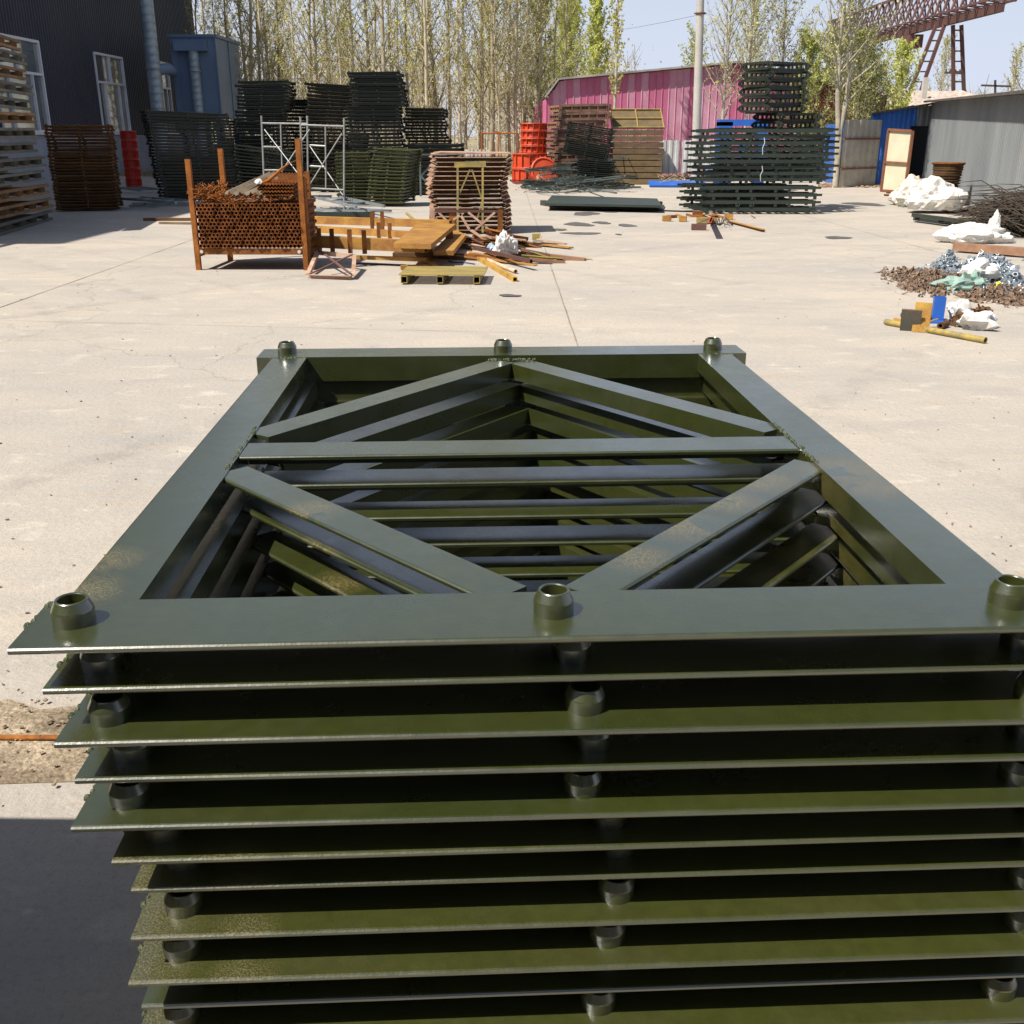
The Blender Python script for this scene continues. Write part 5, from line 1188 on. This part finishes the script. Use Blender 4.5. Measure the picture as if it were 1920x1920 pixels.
# ------------------------------------------------------------------ trees
def tree_meshes(seed, H, r0, nb, lf, leafsize, leafm, barkm, spread=.28, first=.18, up=.9, fork=1, lean=0, dens=1.0, leafstart=.0):
    r = random.Random(seed); tb = MB(); lv = []; lf_ = []
    trunks = []
    for k in range(fork):
        pts = []; x = y = 0; ang = (k/max(1,fork))*6.28+r.random(); sp = 0 if fork == 1 else .10
        for i in range(11):
            t = i/10; pts.append(Vector((x+math.cos(ang)*sp*t*H*.3, y+math.sin(ang)*sp*t*H*.3, H*t))); x += r.gauss(0,.035)*H/10+lean*H/10; y += r.gauss(0,.035)*H/10
        tb.path(pts, [r0*(1-.88*(i/10)) for i in range(11)], 7); trunks.append(pts)
    tips = []
    for k in range(nb):
        pts = trunks[k % fork]; t = first+(1-first)*((k+r.random())/nb)**.9; t = min(.98, t); i = min(9, int(t*10)); p = pts[i].lerp(pts[i+1], t*10-i)
        a = k*2.399+r.uniform(-.5,.5); L = H*spread*(1.05-t*.75)*r.uniform(.6,1.2); d = Vector((math.cos(a), math.sin(a), up*r.uniform(.8,1.9))).normalized()
        rr = max(.006, r0*(1-.88*t)*.42); q = p.copy(); bp = [q.copy()]; n = 6
        for j in range(n):
            d = (d+Vector((r.gauss(0,.10), r.gauss(0,.10), .13))).normalized(); q = q+d*L/n; bp.append(q.copy())
        tb.path(bp, [rr*(1-.85*j/n) for j in range(n+1)], 4, False)
        for j in range(1, n+1):
            for s in range(3):
                a2 = r.random()*6.28; d2 = (d*.7+Vector((math.cos(a2), math.sin(a2), r.uniform(.1,.9)))).normalized(); l2 = L*.30*r.uniform(.4,1.1)*(1.1-j/n*.5); e = bp[j]+d2*l2
                tb.path([bp[j], bp[j].lerp(e,.5)+Vector((0,0,.02)), e], [max(.004,rr*.35), .004, .003], 3, False); tips.append((bp[j], e))
    n = int(lf*dens)
    if tips:
        for k in range(n):
            p, e = tips[r.randrange(len(tips))]; t = r.random(); c = p.lerp(e, t)+Vector((r.gauss(0,.05), r.gauss(0,.05), r.gauss(0,.05)))
            if c.z < leafstart*H and r.random() < .8: continue
            s = leafsize*r.uniform(.5,1.25); u = Vector((r.gauss(0,1), r.gauss(0,1), r.gauss(0,1))).normalized(); v = u.orthogonal().normalized()*.7
            o = len(lv); lv += [tuple(c-u*s), tuple(c+v*s), tuple(c+u*s), tuple(c-v*s)]; lf_.append((o,o+1,o+2,o+3))
    t = tb.build('trunk', barkm); lm = MB(); lm.add(lv, lf_); c = lm.build('crown', leafm)
    return t, c
def make_tree(name, *a, **k):
    root = empty(name); t, c = tree_meshes(*a, **k); t.parent = root; c.parent = root; return root
protoT = [make_tree('poplar_tree', 100+i, 13+i*.7, .060+.012*(i % 4), 40, 2700, .040, LEAF, BARK, first=.10, spread=.20) for i in range(5)]
r = random.Random(99); cnt = 0
SIDE = ['left','centre','right']
used = [False]*5
spots = []
row0 = [(388,59),(420,60),(447,56),(478,52),(505,48),(533,50),(556,47),(580,51),(603,48),(628,50),(648,47),(672,51),(700,49),(724,47),(745,51),(768,48),(792,50),(806,46.5),(822,51),(845,48),(862,46.5),(878,49),(898,47),(917,46),(926,49),(942,46),(957,48),(970,46.5),(990,49),(1010,47),(1035,50),(1062,52)]
for px, Y in row0: spots.append((A(px+r.uniform(-4,4),280,Y).x, Y))
for k in range(24):
    Y = r.uniform(54,85); spots.append((A(r.uniform(372,1075),270,Y).x, Y))
cat_l = ['slim poplar with pale buds in the front row of the grove', 'slim poplar deeper inside the grove behind the stacks']
for i, (x, y) in enumerate(spots):
    k = i % 5
    o = protoT[k] if not used[k] else copytree(protoT[k]); used[k] = True
    o.location = (x, y, -.01); o.rotation_euler = (rad(r.uniform(-2,2)), rad(r.uniform(-2.5,2.5)), r.random()*6.28); s = r.uniform(.85,1.2); o.scale = (s*r.uniform(.9,1.2),)*2+(s,)
    if i < len(row0): tag(o, 'slim budding poplar, %s from the left in the front row of the grove' % ('first' if i == 0 else ordn(i)), 'tree', 'poplars in the front row of the grove')
    else: tag(o, cat_l[1], 'tree', 'poplars deeper in the grove')
def single(name, px, py, Y, label, **kw):
    o = make_tree(name, **kw); o.location = (A(px,py,Y).x, Y, 0); o.rotation_euler = (0,0,kw['seed']*.7); tag(o, label, 'tree'); return o
single('birch_tree', 1148, 330, 42.0, 'thin pale tree rising in front of the pink shed wall', seed=201, H=8.6, r0=.075, nb=34, lf=1100, leafsize=.055, leafm=LEAF, barkm=BARKP, first=.30, spread=.13)
single('forked_tree', 1566, 350, 35.6, 'pale forked tree with a fan of bare branches beside the grey fence', seed=205, H=9.2, r0=.11, nb=130, lf=2200, leafsize=.04, leafm=LEAFG, barkm=BARKP, first=.28, spread=.30, fork=2, up=.75)
single('budding_tree', 1350, 300, 41.5, 'budding tree just right of the concrete pole', seed=207, H=9.0, r0=.08, nb=60, lf=1900, leafsize=.045, leafm=LEAF, barkm=BARKP, first=.22, spread=.34, up=.7)
single('budding_tree', 1392, 300, 42.3, 'budding tree behind the left part of the open truss pile', seed=208, H=9.5, r0=.08, nb=60, lf=2000, leafsize=.045, leafm=LEAF, barkm=BARK, first=.25, spread=.34, up=.7)
single('budding_tree', 1455, 300, 43.0, 'budding tree behind the right part of the open truss pile', seed=209, H=8.5, r0=.07, nb=56, lf=1700, leafsize=.045, leafm=LEAF, barkm=BARK, first=.25, spread=.34, up=.7)
single('budding_tree', 1290, 300, 64.0, 'faint budding tree behind the pink shed left of the pole', seed=210, H=7.0, r0=.10, nb=60, lf=2600, leafsize=.06, leafm=LEAFG, barkm=BARK, first=.2, spread=.36, up=.6)
single('budding_tree', 1395, 300, 62.0, 'green budding tree behind the pink shed roof ridge', seed=216, H=9.0, r0=.10, nb=60, lf=3600, leafsize=.06, leafm=LEAFG, barkm=BARK, first=.2, spread=.36, up=.6)
single('bushy_tree', 1062, 300, 60, 'bushy yellow green tree at the left end of the pink shed', seed=211, H=9.2, r0=.16, nb=80, lf=8500, leafsize=.07, leafm=LEAFG, barkm=BARK, first=.08, spread=.33, fork=2)
single('bushy_tree', 1010, 300, 56, 'bushy green tree closing the right end of the grove', seed=212, H=10.5, r0=.15, nb=80, lf=8000, leafsize=.065, leafm=LEAFD, barkm=BARK, first=.05, spread=.27, fork=2)
single('bushy_tree', 1112, 300, 72, 'yellow green tree rising over the low end of the pink shed roof', seed=213, H=9.6, r0=.15, nb=70, lf=6500, leafsize=.08, leafm=LEAFG, barkm=BARK, first=.1, spread=.30)
single('green_bush_tree', 1545, 300, 46, 'low bushy green tree behind the blue fence panel', seed=214, H=5.2, r0=.08, nb=100, lf=7000, leafsize=.045, leafm=LEAFD, barkm=BARK, first=.05, spread=.45, fork=3, up=.5)
single('green_bush_tree', 1622, 300, 43.5, 'low bushy green tree behind the grey fence', seed=215, H=4.4, r0=.07, nb=100, lf=6500, leafsize=.04, leafm=LEAFD, barkm=BARK, first=.05, spread=.48, fork=3, up=.4)
single('green_bush_tree', 1672, 300, 47, 'yellow green bushy tree behind the blue shed', seed=218, H=5.0, r0=.08, nb=80, lf=4500, leafsize=.055, leafm=LEAFG, barkm=BARK, first=.05, spread=.42, fork=3, up=.5)
single('green_bush_tree', 1500, 300, 42.6, 'bushy green tree just right of the open truss pile before the pink shed', seed=231, H=5.0, r0=.07, nb=90, lf=5500, leafsize=.045, leafm=LEAFG, barkm=BARK, first=.10, spread=.42, fork=3, up=.6)
single('green_bush_tree', 1592, 300, 42.4, 'bushy green tree right behind the forked pale tree', seed=232, H=5.0, r0=.07, nb=100, lf=6500, leafsize=.045, leafm=LEAFD, barkm=BARK, first=.08, spread=.45, fork=3, up=.6)
single('distant_tree', 1930, 300, 58, 'bare pale tree at the right edge behind the grey shed', seed=219, H=10.5, r0=.14, nb=70, lf=1800, leafsize=.05, leafm=LEAF, barkm=BARK, first=.15, spread=.30)
single('distant_tree', 1745, 300, 100, 'faint bare tree behind the crane legs', seed=220, H=9.5, r0=.14, nb=60, lf=1500, leafsize=.08, leafm=LEAF, barkm=BARK, first=.1, spread=.36)
single('distant_tree', 1880, 300, 105, 'faint bare tree between the crane and the right edge', seed=221, H=9.0, r0=.14, nb=60, lf=1500, leafsize=.08, leafm=LEAF, barkm=BARK, first=.1, spread=.36)
# far wood: trunks, twigs and leaf haze as one mass
b = MB(); r = random.Random(300)
for k in range(420):
    Y = r.uniform(95,170); x = r.uniform(-.36,.12)*Y if k < 330 else r.uniform(.10,.62)*Y; H = r.uniform(7,13) if k < 330 else r.uniform(3.5,6); b.path([(x,Y,0),(x+r.uniform(-.3,.3),Y,H*.5),(x+r.uniform(-.6,.6),Y,H)], [.12,.08,.03], 3, False)
    for j in range(26):
        z = r.uniform(.12,.98)*H; a = r.random()*6.28; l = r.uniform(.8,1.9); b.path([(x,Y,z),(x+math.cos(a)*l*.5,Y+math.sin(a)*l*.5,z+l*.75)], [.035,.02], 3, False)
    for j in range(110):
        z = r.uniform(.1,1)*H; c = Vector((x+r.gauss(0,1.0),Y+r.gauss(0,1.0),z)); s = r.uniform(.06,.16); u = Vector((r.gauss(0,1),r.gauss(0,1),r.gauss(0,1))).normalized(); v = u.orthogonal().normalized()
        b.add([c-u*s,c+v*s,c+u*s,c-v*s],[(0,1,2,3)])
o = b.build('distant_woods', FARM); o['kind'] = 'stuff'
# undergrowth at the foot of the grove
b = MB(); r = random.Random(301)
for k in range(9000):
    Y = r.uniform(45.5,75); x = r.uniform(-.40,.08)*Y; h = r.uniform(.1,.9)*(.4+noise.noise(Vector((x*.3,Y*.3,0)))+.3); a = r.random()*3.1
    if h < .05: continue
    b.add([(x,Y,0),(x+.03,Y,0),(x+r.uniform(-.2,.2),Y+r.uniform(-.1,.1),h)],[(0,1,2)])
o = b.build('dry_undergrowth', mat('dry_undergrowth', (.40,.33,.19), (.25,.24,.11), rough=.95, nscale=.5)); o['kind'] = 'stuff'
b = MB()
for k in range(500):
    p = gp(r.uniform(1535,1660), r.uniform(345,352)); s = r.uniform(.02,.07); b.box((p.x,p.y,s*.4),(s*1.5,s,s*.6),r.random()*3,r.random())
o = b.build('leaf_litter', mat('leaf_litter', (.36,.24,.14), (.2,.13,.08), rough=.95, nscale=6)); o['kind'] = 'stuff'

rw = empty('added_sky_blocker', (0, -9, 0), 0, 'unseen dark building added behind the camera to block low sky light', 'building')  # added unseen building; blocks low sky so the stack's ledges stay darker
b = MB(); corrugated(b, (-22, 0), (22, 0), 0, 7.0, .25, .035, (0, 1)); b.build('wall', DARKWALL, rw)
MB().box((0, -8, 7.1), (44.6, 16.6, .2)).build('roof', ROOFD, rw)
MB().box((3, .06, 2.2), (5, .08, 4.4)).build('door', BOXB, rw)
# unseen sheet stack, added left of the camera to shade the near left ground
st = empty('added_shade_stack', (-2.9, .70, 0), 0, 'unseen stack of olive sheets added at the left to cast shade', 'sheet stack')
MB().box((0,0,.50),(2.6,2.0,.9)).box((.0,.0,1.18),(2.72,2.0,.44),rad(-1.2)).build('sheets', PAINT, st)
crumple('tarpaulin', (-2.85, .72, 1.39), (1.28,.98,.20), 91, GREYF, 'crumpled grey tarpaulin added to roughen the shadow of the unseen stack', 'tarpaulin', amp=.35, freq=1.8)  # added on the unseen stack to make its shadow edge uneven
MB().box((0,-.6,.025),(2.6,.1,.05)).box((0,.6,.025),(2.6,.1,.05)).build('skid', WOOD, st)
# a little haze-free render settings
scene.render.engine = 'CYCLES'
scene.cycles.max_bounces = 6
print('objects', len(bpy.data.objects))
